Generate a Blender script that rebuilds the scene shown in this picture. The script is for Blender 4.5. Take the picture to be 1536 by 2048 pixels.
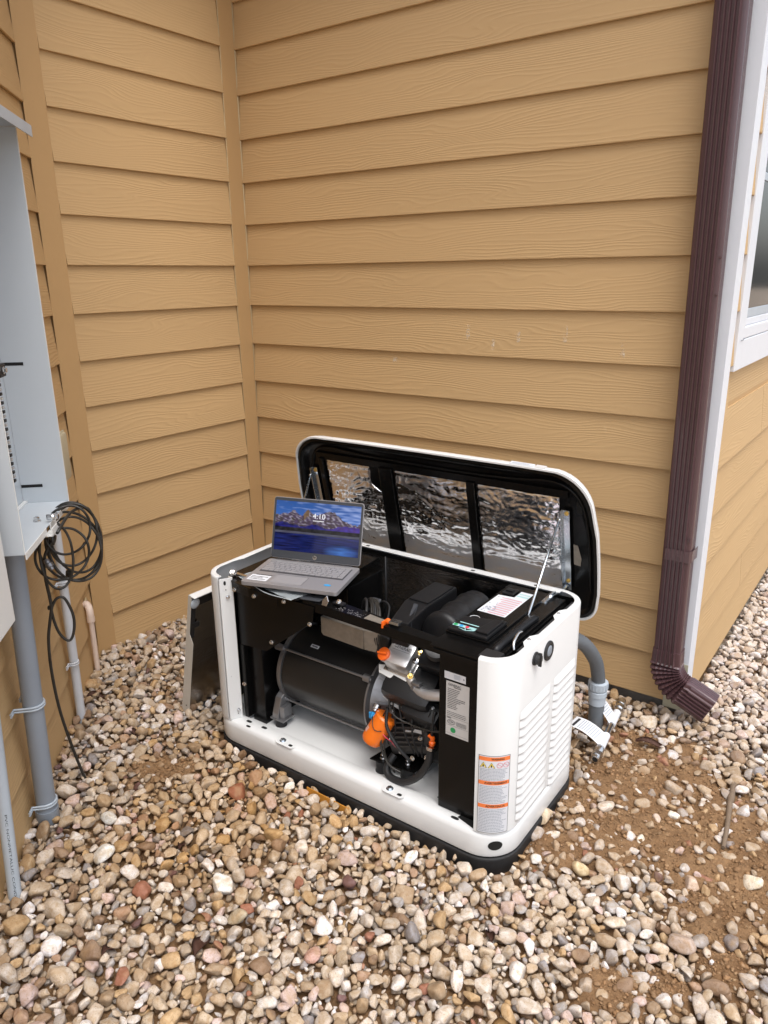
import bpy, bmesh, math, random, json
import numpy as np
from mathutils import Vector, Matrix, noise
PI = math.pi
random.seed(7)
rng = np.random.RandomState(7)
for o in list(bpy.data.objects): bpy.data.objects.remove(o)
scene = bpy.context.scene
COL = scene.collection
V = Vector

# ------------------------------------------------------------------ camera
CAM = V((2.688, -2.663, 1.62))
cam = bpy.data.cameras.new('camera'); cam_o = bpy.data.objects.new('camera', cam); COL.objects.link(cam_o)
cam.sensor_fit = 'VERTICAL'; cam.sensor_height = 36; cam.sensor_width = 27
cam.lens = 26.537; cam.clip_start = 0.02; cam.clip_end = 500
CAMROT = Matrix.Rotation(math.radians(35.736), 3, 'Z') @ Matrix.Rotation(math.radians(90 - 17.404), 3, 'X') @ Matrix.Rotation(math.radians(-0.709), 3, 'Z')
cam_o.matrix_world = Matrix.Translation(CAM) @ CAMROT.to_4x4()
scene.camera = cam_o

# ------------------------------------------------------------------ world and sun (overcast daylight)
SUN_EL = 68.0        # azimuth is measured from +Y towards +X
SUN_AZ = 122.0
world = bpy.data.worlds.new('World'); scene.world = world; world.use_nodes = True
wn = world.node_tree; wn.nodes.clear()
sky = wn.nodes.new('ShaderNodeTexSky'); sky.sky_type = 'NISHITA'; sky.sun_disc = False
sky.sun_elevation = math.radians(SUN_EL); sky.sun_rotation = math.radians(SUN_AZ)
sky.air_density = 1.0; sky.dust_density = 3.0; sky.ozone_density = 1.0
hsv = wn.nodes.new('ShaderNodeHueSaturation'); hsv.inputs['Saturation'].default_value = 0.42
hsv.inputs['Value'].default_value = 1.0
bg = wn.nodes.new('ShaderNodeBackground'); bg.inputs['Strength'].default_value = 0.15
wo = wn.nodes.new('ShaderNodeOutputWorld')
wn.links.new(sky.outputs[0], hsv.inputs['Color']); wn.links.new(hsv.outputs[0], bg.inputs['Color']); wn.links.new(bg.outputs[0], wo.inputs['Surface'])
sun = bpy.data.lights.new('sun', 'SUN'); sun.energy = 1.35; sun.angle = math.radians(40); sun.color = (1.0, 0.98, 0.95)
sun_o = bpy.data.objects.new('sun', sun); COL.objects.link(sun_o)
sd = V((math.sin(math.radians(SUN_AZ)) * math.cos(math.radians(SUN_EL)), math.cos(math.radians(SUN_AZ)) * math.cos(math.radians(SUN_EL)), math.sin(math.radians(SUN_EL))))
sun_o.rotation_euler = sd.to_track_quat('Z', 'Y').to_euler(); sun_o.location = (3, -3, 6)
scene.view_settings.view_transform = 'Standard'; scene.view_settings.look = 'None'
scene.view_settings.exposure = 0.85; scene.view_settings.gamma = 1.0
scene.view_settings.use_curve_mapping = False
scene.render.engine = 'CYCLES'

# ------------------------------------------------------------------ materials
def mat(name, col, rough=0.5, metal=0.0, spec=0.5, coat=0.0):
    m = bpy.data.materials.new(name); m.use_nodes = True
    b = m.node_tree.nodes['Principled BSDF']
    b.inputs['Base Color'].default_value = (*col, 1); b.inputs['Roughness'].default_value = rough
    b.inputs['Metallic'].default_value = metal; b.inputs['Specular IOR Level'].default_value = spec
    b.inputs['Coat Weight'].default_value = coat
    return m
class NT:
    def __init__(s, m): s.m = m; s.t = m.node_tree; s.b = s.t.nodes['Principled BSDF']
    def n(s, typ, **kw):
        x = s.t.nodes.new(typ)
        for k, v in kw.items():
            if k in x.inputs: x.inputs[k].default_value = v
            else: setattr(x, k, v)
        return x
    def l(s, a, b): s.t.links.new(a, b)
    def math(s, op, a, b=None, c=None):
        x = s.t.nodes.new('ShaderNodeMath'); x.operation = op
        for i, q in enumerate((a, b, c)):
            if q is None: continue
            if isinstance(q, (int, float)): x.inputs[i].default_value = q
            else: s.l(q, x.inputs[i])
        return x.outputs[0]
    def mix(s, f, a, b, mode='MIX'):
        x = s.t.nodes.new('ShaderNodeMix'); x.data_type = 'RGBA'; x.blend_type = mode
        for i, q in ((0, f), (6, a), (7, b)):
            if isinstance(q, (int, float)): x.inputs[i].default_value = q
            elif isinstance(q, tuple): x.inputs[i].default_value = (*q, 1)
            else: s.l(q, x.inputs[i])
        return x.outputs[2]
    def map(s, scale=(1, 1, 1), coord='Object', loc=(0, 0, 0)):
        tc = s.n('ShaderNodeTexCoord'); mp = s.n('ShaderNodeMapping')
        mp.inputs['Scale'].default_value = scale; mp.inputs['Location'].default_value = loc
        s.l(tc.outputs[coord], mp.inputs[0]); return mp.outputs[0]
    def noise(s, vec, scale, detail=3, rough=0.5, dist=0):
        x = s.n('ShaderNodeTexNoise'); x.inputs['Scale'].default_value = scale; x.inputs['Detail'].default_value = detail
        x.inputs['Roughness'].default_value = rough; x.inputs['Distortion'].default_value = dist
        s.l(vec, x.inputs['Vector']); return x
    def ramp(s, f, stops):
        x = s.n('ShaderNodeValToRGB'); e = x.color_ramp.elements
        while len(e) < len(stops): e.new(0.5)
        for i, (p, c) in enumerate(stops):
            e[i].position = p; e[i].color = (*c, 1) if isinstance(c, tuple) else (c, c, c, 1)
        s.l(f, x.inputs[0]); return x.outputs[0]
    def bump(s, h, strength=0.3, dist=0.01, normal=None):
        x = s.n('ShaderNodeBump'); x.inputs['Strength'].default_value = strength; x.inputs['Distance'].default_value = dist
        s.l(h, x.inputs['Height'])
        if normal is not None: s.l(normal, x.inputs['Normal'])
        return x.outputs[0]
def grimy(name, col, rough, amt=0.08, scale=14, metal=0.0, spec=0.5, bump=0.0, spots=0.0):
    """paint or plastic with a faint uneven tone and roughness"""
    m = mat(name, col, rough, metal, spec); t = NT(m)
    v = t.map(); n = t.noise(v, scale, 5, 0.6); n2 = t.noise(v, scale * 9, 3, 0.6)
    c = t.mix(t.math('MULTIPLY', n.outputs[0], 1.0), tuple(x * (1 - amt) for x in col), tuple(min(1, x * (1 + amt)) for x in col))
    if spots:
        sp = t.ramp(n2.outputs[0], [(0.66, 0.0), (0.72, 1.0)])
        c = t.mix(t.math('MULTIPLY', sp, spots), c, (0.16, 0.11, 0.06))
    t.l(c, t.b.inputs['Base Color'])
    if name != 'white_enamel': t.l(t.math('MULTIPLY_ADD', n2.outputs[0], 0.25 * rough + 0.03, rough * 0.85), t.b.inputs['Roughness'])
    if bump: t.l(t.bump(n2.outputs[0], bump, 0.002), t.b.inputs['Normal'])
    return m
TAN = (0.515, 0.345, 0.172)
def siding_mat(name, col):
    m = mat(name, col, 0.62, spec=0.3); t = NT(m)
    tc = t.n('ShaderNodeTexCoord'); oi = t.n('ShaderNodeObjectInfo')
    cx = t.n('ShaderNodeCombineXYZ')
    t.l(t.math('MULTIPLY', oi.outputs['Random'], 57.0), cx.inputs[0]); t.l(t.math('MULTIPLY', oi.outputs['Random'], 13.0), cx.inputs[1])
    ad = t.n('ShaderNodeVectorMath', operation='ADD'); t.l(tc.outputs['Object'], ad.inputs[0]); t.l(cx.outputs[0], ad.inputs[1])
    def sc(v):
        mp = t.n('ShaderNodeMapping'); mp.inputs['Scale'].default_value = v; t.l(ad.outputs[0], mp.inputs[0]); return mp.outputs[0]
    # cathedral grain: contour lines of a long soft noise field
    big = t.noise(sc((1.5, 0.0, 8.0)), 1.0, 2, 0.45, 0.3)
    fine = t.noise(sc((5.0, 0.0, 40.0)), 1.0, 2, 0.5)
    sep = t.n('ShaderNodeSeparateXYZ'); t.l(tc.outputs['Object'], sep.inputs[0])
    f = t.math('ADD', t.math('MULTIPLY', big.outputs[0], 27.0), t.math('MULTIPLY', sep.outputs[2], 160.0))
    f = t.math('ADD', f, t.math('MULTIPLY', fine.outputs[0], 1.6))
    s1 = t.math('SINE', t.math('MULTIPLY', f, 3.3))
    line = t.math('POWER', t.math('MULTIPLY_ADD', s1, 0.5, 0.5), 2.2)
    pres = t.ramp(t.noise(sc((1.3, 0.0, 6.0)), 1.3, 2).outputs[0], [(0.30, 0.25), (0.58, 1.0)])
    h = t.math('MULTIPLY', line, pres)
    grit = t.noise(sc((60, 60, 260)), 1.0, 2)
    nb = t.bump(grit.outputs[0], 0.10, 0.001)
    nb = t.bump(h, 0.42, 0.0013, nb)
    t.l(nb, t.b.inputs['Normal'])
    tone = t.noise(sc((0.7, 0, 2.0)), 1.0, 3)
    c = t.mix(tone.outputs[0], tuple(x * 0.90 for x in col), tuple(x * 1.09 for x in col))
    c = t.mix(t.math('MULTIPLY', t.math('SUBTRACT', oi.outputs['Random'], 0.0), 0.10), c, (col[0] * .86, col[1] * .8, col[2] * .76))
    # pale scuffs (rub marks) and sparse specks
    scv = t.noise(sc((9.0, 0, 3.4)), 1.0, 3, 0.7)
    c = t.mix(t.math('MULTIPLY', t.ramp(scv.outputs[0], [(0.72, 0.0), (0.80, 1.0)]), 0.35), c, (0.72, 0.58, 0.38))
    sp = t.noise(sc((110, 0, 110)), 1.0, 1)
    c = t.mix(t.math('MULTIPLY', t.ramp(sp.outputs[0], [(0.80, 0.0), (0.83, 1.0)]), 0.55), c, (0.13, 0.08, 0.04))
    t.l(c, t.b.inputs['Base Color'])
    return m
M = {}
M['siding'] = siding_mat('siding_paint', TAN)
M['trim'] = grimy('trim_paint', (0.46, 0.292, 0.135), 0.6, 0.06, 5, spec=0.3, bump=0.15, spots=0.06)
M['caulk'] = mat('caulk', (0.46, 0.36, 0.21), 0.6)
M['white_trim'] = grimy('white_trim', (0.66, 0.68, 0.72), 0.45, 0.04, 20, bump=0.1, spots=0.03)
M['white'] = grimy('white_enamel', (0.69, 0.695, 0.69), 0.28, 0.03, 6, spec=0.5)
M['beige_white'] = grimy('cream_enamel', (0.56, 0.53, 0.47), 0.35, 0.04, 8)
M['black'] = grimy('black_enamel', (0.0035, 0.0034, 0.0034), 0.24, 0.3, 12, spec=0.24)
M['black_drum'] = grimy('drum_enamel', (0.013, 0.0125, 0.012), 0.33, 0.3, 12, spec=0.5)
M['black_matt'] = grimy('black_plastic', (0.009, 0.009, 0.010), 0.42, 0.3, 40, spec=0.35, bump=0.2)
M['rubber'] = grimy('rubber', (0.013, 0.013, 0.014), 0.55, 0.3, 30)
M['cable'] = grimy('cable_jacket', (0.022, 0.020, 0.017), 0.42, 0.4, 60, spots=0.35)
M['alu'] = grimy('cast_aluminium', (0.30, 0.30, 0.31), 0.42, 0.15, 30, metal=0.85, bump=0.25)
M['alu_bright'] = grimy('valve_cover_aluminium', (0.62, 0.62, 0.63), 0.36, 0.10, 30, metal=0.8, bump=0.2)
M['alu_dark'] = grimy('dark_cast', (0.10, 0.10, 0.10), 0.5, 0.3, 30, metal=0.7, bump=0.3)
M['zinc'] = grimy('zinc_plate', (0.60, 0.65, 0.70), 0.25, 0.1, 25, metal=1.0)
M['steel'] = grimy('bright_steel', (0.72, 0.72, 0.72), 0.22, 0.1, 40, metal=1.0)
M['brass'] = mat('yellow_zinc', (0.75, 0.55, 0.2), 0.3, 1.0)
M['galv'] = grimy('heat_shield_metal', (0.30, 0.27, 0.23), 0.5, 0.35, 40, metal=0.55, bump=0.4)
M['orange'] = grimy('orange_paint', (0.80, 0.17, 0.012), 0.32, 0.05, 10)
M['orange_p'] = mat('orange_plastic', (0.82, 0.13, 0.01), 0.4)
M['brown'] = grimy('brown_metal', (0.078, 0.040, 0.044), 0.24, 0.12, 10, spec=0.6, spots=0.02)
M['pvc_grey'] = grimy('grey_pvc', (0.235, 0.265, 0.305), 0.42, 0.10, 9, spots=0.03)
M['pvc_light'] = grimy('pale_grey_pvc', (0.40, 0.45, 0.50), 0.4, 0.08, 12, spots=0.03)
M['pvc_white'] = grimy('white_pvc', (0.58, 0.60, 0.63), 0.4, 0.08, 12, spots=0.05)
M['pvc_pink'] = grimy('pinkish_pvc', (0.70, 0.56, 0.47), 0.4, 0.08, 14, spots=0.05)
M['flex'] = grimy('flex_conduit', (0.125, 0.14, 0.155), 0.5, 0.12, 30)
M['cabinet'] = grimy('grey_cabinet_paint', (0.50, 0.535, 0.565), 0.38, 0.04, 5)
M['cabinet_lip'] = mat('cabinet_edge', (0.72, 0.72, 0.70), 0.4)
M['beige_plastic'] = grimy('beige_plastic', (0.48, 0.44, 0.32), 0.5, 0.05, 10)
M['hole'] = mat('dark_opening', (0.004, 0.004, 0.004), 0.8)
M['paper'] = grimy('paper', (0.62, 0.63, 0.66), 0.6, 0.03, 20)
M['label_grey'] = grimy('label_silver', (0.52, 0.51, 0.50), 0.45, 0.03, 20)
M['ink'] = mat('ink_black', (0.02, 0.02, 0.025), 0.5)
M['ink_soft'] = mat('ink_soft', (0.28, 0.31, 0.36), 0.5)
M['ink_red'] = mat('ink_red', (0.55, 0.12, 0.16), 0.5)
M['lab_orange'] = mat('label_orange', (0.80, 0.20, 0.05), 0.5)
M['lab_yellow'] = mat('label_yellow', (0.72, 0.55, 0.08), 0.5)
M['green'] = mat('label_green', (0.02, 0.28, 0.09), 0.5)
M['teal'] = mat('label_teal', (0.30, 0.52, 0.52), 0.45)
M['blue'] = mat('label_blue', (0.03, 0.30, 0.65), 0.4)
M['red'] = mat('label_red', (0.6, 0.04, 0.08), 0.4)
M['laptop'] = grimy('laptop_silver', (0.30, 0.29, 0.30), 0.36, 0.04, 20, metal=0.35)
M['laptop_dark'] = grimy('laptop_bezel', (0.045, 0.048, 0.055), 0.4, 0.05, 20)
M['key'] = mat('key_cap', (0.30, 0.29, 0.30), 0.5, 0.2)
M['key_gap'] = mat('key_well', (0.07, 0.068, 0.072), 0.5, 0.2)
M['wood'] = grimy('dry_wood', (0.17, 0.12, 0.08), 0.8, 0.35, 30, bump=0.6)
M['leaf'] = grimy('dead_leaf', (0.13, 0.06, 0.04), 0.7, 0.35, 30, bump=0.4)
M['leaf_y'] = grimy('tan_leaf', (0.33, 0.19, 0.07), 0.7, 0.35, 30, bump=0.4)
M['orange_strip'] = grimy('orange_strip', (0.38, 0.16, 0.02), 0.5, 0.2, 20)
def foil_mat(name, col, rough, strength):
    m = mat(name, col, rough, 1.0); t = NT(m)
    v = t.map((1, 1, 1)); vs = t.map((7, 7, 22)); 
    a = t.noise(vs, 1.0, 3, 0.55, 1.4); b = t.noise(t.map((70, 70, 150)), 1.0, 4, 0.65, 1.8)
    r1 = t.math('ABSOLUTE', t.math('SUBTRACT', a.outputs[0], 0.5)); r2 = t.math('ABSOLUTE', t.math('SUBTRACT', b.outputs[0], 0.5))
    h = t.math('ADD', t.math('MULTIPLY', t.math('POWER', r1, 0.6), 1.0), t.math('MULTIPLY', t.math('POWER', r2, 0.7), 0.55))
    msk = t.ramp(t.noise(v, 6.0, 2).outputs[0], [(0.35, 0.3), (0.6, 1.0)])
    t.l(t.bump(t.math('MULTIPLY', h, msk), strength, 0.006), t.b.inputs['Normal'])
    return m
M['foil'] = foil_mat('foil_insulation', (0.92, 0.92, 0.94), 0.055, 0.16)
M['foil_dark'] = foil_mat('dark_foil_liner', (0.30, 0.31, 0.33), 0.10, 0.5)
M['foil_door'] = foil_mat('door_foil', (0.42, 0.40, 0.37), 0.14, 0.25)
m = mat('scuff', (0.80, 0.70, 0.54), 0.7); t = NT(m); v = t.map(); q = t.noise(v, 45, 4, 0.8)
t.l(t.math('MULTIPLY', t.ramp(q.outputs[0], [(0.47, 0.0), (0.62, 1.0)]), 0.6), t.b.inputs['Alpha']); M['scuff'] = m
m = mat('window_glass', (0.008, 0.010, 0.012), 0.10, spec=0.22); M['glass'] = m
m = mat('clear_plastic', (0.75, 0.82, 0.85), 0.15, spec=0.6); m.node_tree.nodes['Principled BSDF'].inputs['Alpha'].default_value = 0.38; M['clear'] = m
# concrete foundation
m = mat('concrete', (0.2, 0.19, 0.17), 0.9); t = NT(m); v = t.map()
n = t.noise(v, 8, 6, 0.65); n2 = t.noise(v, 120, 3, 0.7)
c = t.mix(n.outputs[0], (0.10, 0.085, 0.065), (0.30, 0.285, 0.26)); c = t.mix(t.math('MULTIPLY', n2.outputs[0], .4), c, (0.12, 0.10, 0.08))
t.l(c, t.b.inputs['Base Color']); t.l(t.bump(n2.outputs[0], 0.5, 0.004), t.b.inputs['Normal']); M['concrete'] = m
# sandy dirt, grading to gravel colour beyond the built stones
m = mat('dirt', (0.26, 0.15, 0.075), 0.95, spec=0.15); t = NT(m); v = t.map()
n = t.noise(v, 6, 6, 0.6); n2 = t.noise(v, 55, 5, 0.7); n3 = t.noise(v, 320, 3, 0.7)
c = t.mix(t.ramp(n.outputs[0], [(0.3, 0.0), (0.7, 1.0)]), (0.190, 0.104, 0.050), (0.340, 0.205, 0.105)); c = t.mix(t.math('MULTIPLY', t.ramp(n2.outputs[0], [(0.42, 0.0), (0.62, 1.0)]), .45), c, (0.115, 0.065, 0.035))
c = t.mix(t.math('MULTIPLY', t.ramp(n3.outputs[0], [(0.60, 0.0), (0.72, 1.0)]), .5), c, (0.50, 0.36, 0.22))
vor = t.n('ShaderNodeTexVoronoi'); vor.inputs['Scale'].default_value = 30; t.l(v, vor.inputs['Vector'])
sepx = t.n('ShaderNodeSeparateXYZ'); tcx = t.n('ShaderNodeTexCoord'); t.l(tcx.outputs['Object'], sepx.inputs[0])
t.l(c, t.b.inputs['Base Color'])
hh = t.math('ADD', t.math('MULTIPLY', n2.outputs[0], 1.0), t.math('MULTIPLY', n3.outputs[0], .35))
t.l(t.bump(hh, 0.9, 0.012), t.b.inputs['Normal']); M['dirt'] = m
# far gravel (beyond the built stones)
m = mat('far_gravel', (0.3, 0.24, 0.18), 0.9); t = NT(m); v = t.map()
vor = t.n('ShaderNodeTexVoronoi'); vor.inputs['Scale'].default_value = 28; t.l(v, vor.inputs['Vector'])
sp = t.n('ShaderNodeSeparateColor'); t.l(vor.outputs['Color'], sp.inputs[0])
c = t.ramp(sp.outputs[0], [(0.0, (0.20, 0.13, 0.08)), (0.35, (0.42, 0.33, 0.23)), (0.7, (0.60, 0.54, 0.46)), (1.0, (0.40, 0.26, 0.2))])
t.l(c, t.b.inputs['Base Color']); t.l(t.bump(t.math('SUBTRACT', 1.0, vor.outputs['Distance']), 0.8, 0.02), t.b.inputs['Normal']); M['far_gravel'] = m
def stone_mat(name, src):
    m = mat(name, (0.5, 0.4, 0.3), 0.72, spec=0.35); t = NT(m)
    if src == 'attr':
        a = t.n('ShaderNodeAttribute'); a.attribute_name = 'tint'; c0 = a.outputs['Color']
    else:
        a = t.n('ShaderNodeObjectInfo'); c0 = a.outputs['Color']
    v = t.map((1, 1, 1), 'Object') if src == 'attr' else t.n('ShaderNodeNewGeometry').outputs['Position']
    n1 = t.noise(v, 60, 5, 0.65, 0.6); n2 = t.noise(v, 300, 4, 0.7)
    c = t.mix(t.ramp(n1.outputs[0], [(0.35, 0.0), (0.65, 1.0)]), c0, t.mix(1.0, c0, (0.74, 0.63, 0.49), 'MULTIPLY'))
    c = t.mix(t.math('MULTIPLY', t.ramp(n2.outputs[0], [(0.57, 0.0), (0.66, 1.0)]), 0.65), c, (0.13, 0.075, 0.04))
    n3 = t.noise(v, 24, 2, 0.5)
    c = t.mix(t.math('MULTIPLY', t.ramp(n3.outputs[0], [(0.54, 0.0), (0.68, 1.0)]), 0.42), c, (0.37, 0.24, 0.125))
    t.l(c, t.b.inputs['Base Color'])
    t.l(t.math('MULTIPLY_ADD', n1.outputs[0], 0.3, 0.5), t.b.inputs['Roughness'])
    t.l(t.bump(t.math('ADD', n2.outputs[0], n1.outputs[0]), 0.5, 0.0025), t.b.inputs['Normal'])
    return m
M['stone_a'] = stone_mat('pebble_stuff', 'attr'); M['stone_o'] = stone_mat('pebble', 'obj')

# ------------------------------------------------------------------ mesh helpers
def finish(name, bm, m, parent=None, smooth=None, loc=None, rot=None):
    me = bpy.data.meshes.new(name); bm.normal_update(); bm.to_mesh(me); bm.free()
    ms = m if isinstance(m, (list, tuple)) else [m]
    for x in ms: me.materials.append(x)
    if smooth is not None:
        if smooth >= 180: me.shade_smooth()
        else:
            me.shade_smooth(); me.set_sharp_from_angle(angle=math.radians(smooth))
    o = bpy.data.objects.new(name, me); COL.objects.link(o)
    if parent is not None: o.parent = parent
    if loc is not None: o.location = loc
    if rot is not None: o.rotation_euler = rot
    return o
def tag(o, label, cat, group=None):
    o['label'] = label; o['category'] = cat
    if group: o['group'] = group
    return o
def empty(name, label, cat, loc=(0, 0, 0), group=None):
    o = bpy.data.objects.new(name, None); o.empty_display_size = 0.05; COL.objects.link(o)
    tag(o, label, cat, group); o['_loc'] = 0; del o['_loc']
    return o
def box(bm, c, s, rot=None, bev=0.0, mi=0):
    r = bmesh.ops.create_cube(bm, size=1.0)
    vs = r['verts']
    mtx = Matrix.Translation(V(c)) @ (rot.to_4x4() if rot is not None else Matrix.Identity(4)) @ Matrix.Diagonal((s[0], s[1], s[2], 1))
    bmesh.ops.transform(bm, matrix=mtx, verts=vs)
    fs = {f for v in vs for f in v.link_faces}
    for f in fs: f.material_index = mi
    if bev > 0:
        es = list({e for v in vs for e in v.link_edges})
        bmesh.ops.bevel(bm, geom=es, offset=bev, segments=2, affect='EDGES', profile=0.6, material=-1)
    return bm
def bx(x0, x1, y0, y1, z0, z1, bm=None, bev=0.0, mi=0):
    bm = bm or bmesh.new()
    return box(bm, ((x0 + x1) / 2, (y0 + y1) / 2, (z0 + z1) / 2), (x1 - x0, y1 - y0, z1 - z0), None, bev, mi)
def smooth_path(pts, n=8, closed=False):
    pts = [V(p) for p in pts]; out = []; N = len(pts)
    rngk = range(N) if closed else range(N - 1)
    for i in rngk:
        p0 = pts[(i - 1) % N] if (closed or i > 0) else pts[i] * 2 - pts[i + 1]
        p1 = pts[i]; p2 = pts[(i + 1) % N]
        p3 = pts[(i + 2) % N] if (closed or i + 2 < N) else p2 * 2 - p1
        for k in range(n):
            t = k / n
            out.append(0.5 * ((2 * p1) + (-p0 + p2) * t + (2 * p0 - 5 * p1 + 4 * p2 - p3) * t * t + (-p0 + 3 * p1 - 3 * p2 + p3) * t ** 3))
    if not closed: out.append(pts[-1])
    return out
def tube(bm, path, r, seg=10, closed=False, cap=True, mi=0):
    P = [V(p) for p in path]; n = len(P)
    R = r if isinstance(r, (list, tuple)) else [r] * n
    rings = []; up = None
    for i in range(n):
        if closed: t = (P[(i + 1) % n] - P[i - 1])
        else: t = P[min(i + 1, n - 1)] - P[max(i - 1, 0)]
        t.normalize()
        if up is None:
            up = t.cross(V((0, 0, 1)));
            if up.length < 1e-3: up = t.cross(V((1, 0, 0)))
            up.normalize()
        else:
            up = up - t * up.dot(t)
            if up.length < 1e-6: up = t.orthogonal()
            up.normalize()
        w = t.cross(up)
        rings.append([bm.verts.new(P[i] + (up * math.cos(2 * PI * k / seg) + w * math.sin(2 * PI * k / seg)) * R[i]) for k in range(seg)])
    m_ = n if closed else n - 1
    for i in range(m_):
        a, b = rings[i], rings[(i + 1) % n]
        for k in range(seg):
            f = bm.faces.new((a[k], a[(k + 1) % seg], b[(k + 1) % seg], b[k])); f.material_index = mi; f.smooth = True
    if cap and not closed:
        f = bm.faces.new(rings[0][::-1]); f.material_index = mi
        f = bm.faces.new(rings[-1]); f.material_index = mi
    return bm
def cyl(bm, a, b, r, seg=20, r2=None, mi=0):
    return tube(bm, [a, b], [r, r if r2 is None else r2], seg, mi=mi)
def lathe(bm, a, axis, prof, seg=24, mi=0):
    """prof: list of (distance along axis, radius)"""
    axis = V(axis).normalized(); a = V(a)
    return tube_fixed(bm, [a + axis * d for d, _ in prof], [r for _, r in prof], axis, seg, mi)
def tube_fixed(bm, P, R, axis, seg, mi=0):
    up = axis.orthogonal().normalized(); w = axis.cross(up); rings = []
    for p, r in zip(P, R):
        rings.append([bm.verts.new(p + (up * math.cos(2 * PI * k / seg) + w * math.sin(2 * PI * k / seg)) * max(r, 1e-5)) for k in range(seg)])
    for a, b in zip(rings[:-1], rings[1:]):
        for k in range(seg):
            f = bm.faces.new((a[k], a[(k + 1) % seg], b[(k + 1) % seg], b[k])); f.material_index = mi
    f = bm.faces.new(rings[0][::-1]); f.material_index = mi
    f = bm.faces.new(rings[-1]); f.material_index = mi
    return bm
def prism(bm, poly, vec, mi=0, bev=0.0):
    """extrude the 3-D polygon poly along vec"""
    vec = V(vec); a = [bm.verts.new(V(p)) for p in poly]; b = [bm.verts.new(V(p) + vec) for p in poly]; n = len(poly)
    fs = [bm.faces.new(a[::-1]), bm.faces.new(b)]
    for i in range(n): fs.append(bm.faces.new((a[i], a[(i + 1) % n], b[(i + 1) % n], b[i])))
    for f in fs: f.material_index = mi
    bmesh.ops.recalc_face_normals(bm, faces=fs)
    if bev > 0:
        es = list({e for f in fs for e in f.edges})
        bmesh.ops.bevel(bm, geom=es, offset=bev, segments=2, affect='EDGES', profile=0.6)
    return bm
def sweep(bm, path, prof, closed=False, mi=0, cap=True):
    """path: 2-D outline (x, y) points, prof: closed list of (inset, z); inset is towards the left-hand side of travel"""
    P = [V((p[0], p[1], 0)) for p in path]; n = len(P); rows = []
    for i in range(n):
        if closed: t0 = (P[i] - P[i - 1]); t1 = (P[(i + 1) % n] - P[i])
        else:
            t0 = P[i] - P[max(i - 1, 0)]; t1 = P[min(i + 1, n - 1)] - P[i]
            if i == 0: t0 = t1
            if i == n - 1: t1 = t0
        t0 = t0.normalized(); t1 = t1.normalized(); t = (t0 + t1).normalized()
        nn = V((-t.y, t.x, 0)); k = 1 / max(0.4, nn.dot(V((-t0.y, t0.x, 0))))
        rows.append([bm.verts.new(P[i] + nn * (d * k) + V((0, 0, z))) for d, z in prof])
    m_ = n if closed else n - 1; q = len(prof)
    fs = []
    for i in range(m_):
        a, b = rows[i], rows[(i + 1) % n]
        for k in range(q):
            fs.append(bm.faces.new((a[k], b[k], b[(k + 1) % q], a[(k + 1) % q])))
    if not closed and cap:
        fs.append(bm.faces.new(rows[0])); fs.append(bm.faces.new(rows[-1][::-1]))
    for f in fs: f.material_index = mi
    bmesh.ops.recalc_face_normals(bm, faces=fs)
    return bm
def arc(cx, cy, r, a0, a1, n=8):
    return [(cx + r * math.cos(math.radians(a0 + (a1 - a0) * k / n)), cy + r * math.sin(math.radians(a0 + (a1 - a0) * k / n))) for k in range(n + 1)]
def hexbolt(bm, p, axis, r=0.006, h=0.006, washer=True, mi=0):
    axis = V(axis).normalized(); p = V(p)
    if washer: lathe(bm, p, axis, [(0, r * 1.35), (h * .25, r * 1.35)], 14, mi)
    tube_fixed(bm, [p + axis * h * .25, p + axis * h, p + axis * h * 1.15], [r, r, r * .7], axis, 6, mi)
    return bm
_fontcache = {}
def text_tris(body, size=1.0, bold=False):
    """outline of the lettering as flat 2-D triangles (local units)"""
    cu = bpy.data.curves.new('txt', 'FONT'); cu.body = body; cu.size = size; cu.align_x = 'LEFT'; cu.resolution_u = 3
    if bold: cu.offset = 0.018 * size
    o = bpy.data.objects.new('txt', cu); COL.objects.link(o)
    dg = bpy.context.evaluated_depsgraph_get(); me = bpy.data.meshes.new_from_object(o.evaluated_get(dg))
    vs = [v.co.copy() for v in me.vertices]; fs = [tuple(p.vertices) for p in me.polygons]
    bpy.data.objects.remove(o); bpy.data.curves.remove(cu); bpy.data.meshes.remove(me)
    return vs, fs
def put_text(bm, body, fmap, x0, y0, width, height, mi=0, bold=True):
    """lettering fitted to a width x height box whose lower left corner is (x0, y0); fmap turns (u, v) into a 3-D point"""
    vs, fs = text_tris(body, 1.0, bold)
    if not vs: return
    lo = [min(v[i] for v in vs) for i in (0, 1)]; hi = [max(v[i] for v in vs) for i in (0, 1)]
    sx = width / (hi[0] - lo[0]); sy = height / (hi[1] - lo[1])
    nv = [bm.verts.new(fmap(x0 + (v[0] - lo[0]) * sx, y0 + (v[1] - lo[1]) * sy)) for v in vs]
    for f in fs:
        try: q = bm.faces.new([nv[i] for i in f]); q.material_index = mi
        except ValueError: pass
def quad(bm, fmap, u0, u1, v0, v1, mi=0, nu=1):
    prev = None
    for k in range(nu + 1):
        u = u0 + (u1 - u0) * k / nu
        cur = (bm.verts.new(fmap(u, v0)), bm.verts.new(fmap(u, v1)))
        if prev: q = bm.faces.new((prev[0], cur[0], cur[1], prev[1])); q.material_index = mi
        prev = cur
def planemap(o, eu, ev, lift=0.0):
    o = V(o); eu = V(eu).normalized(); ev = V(ev).normalized(); nn = eu.cross(ev)
    return lambda u, v, L=0.0: o + eu * u + ev * v + nn * (lift + L)
def lifted(f, L): return lambda u, v: f(u, v, L)
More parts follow.
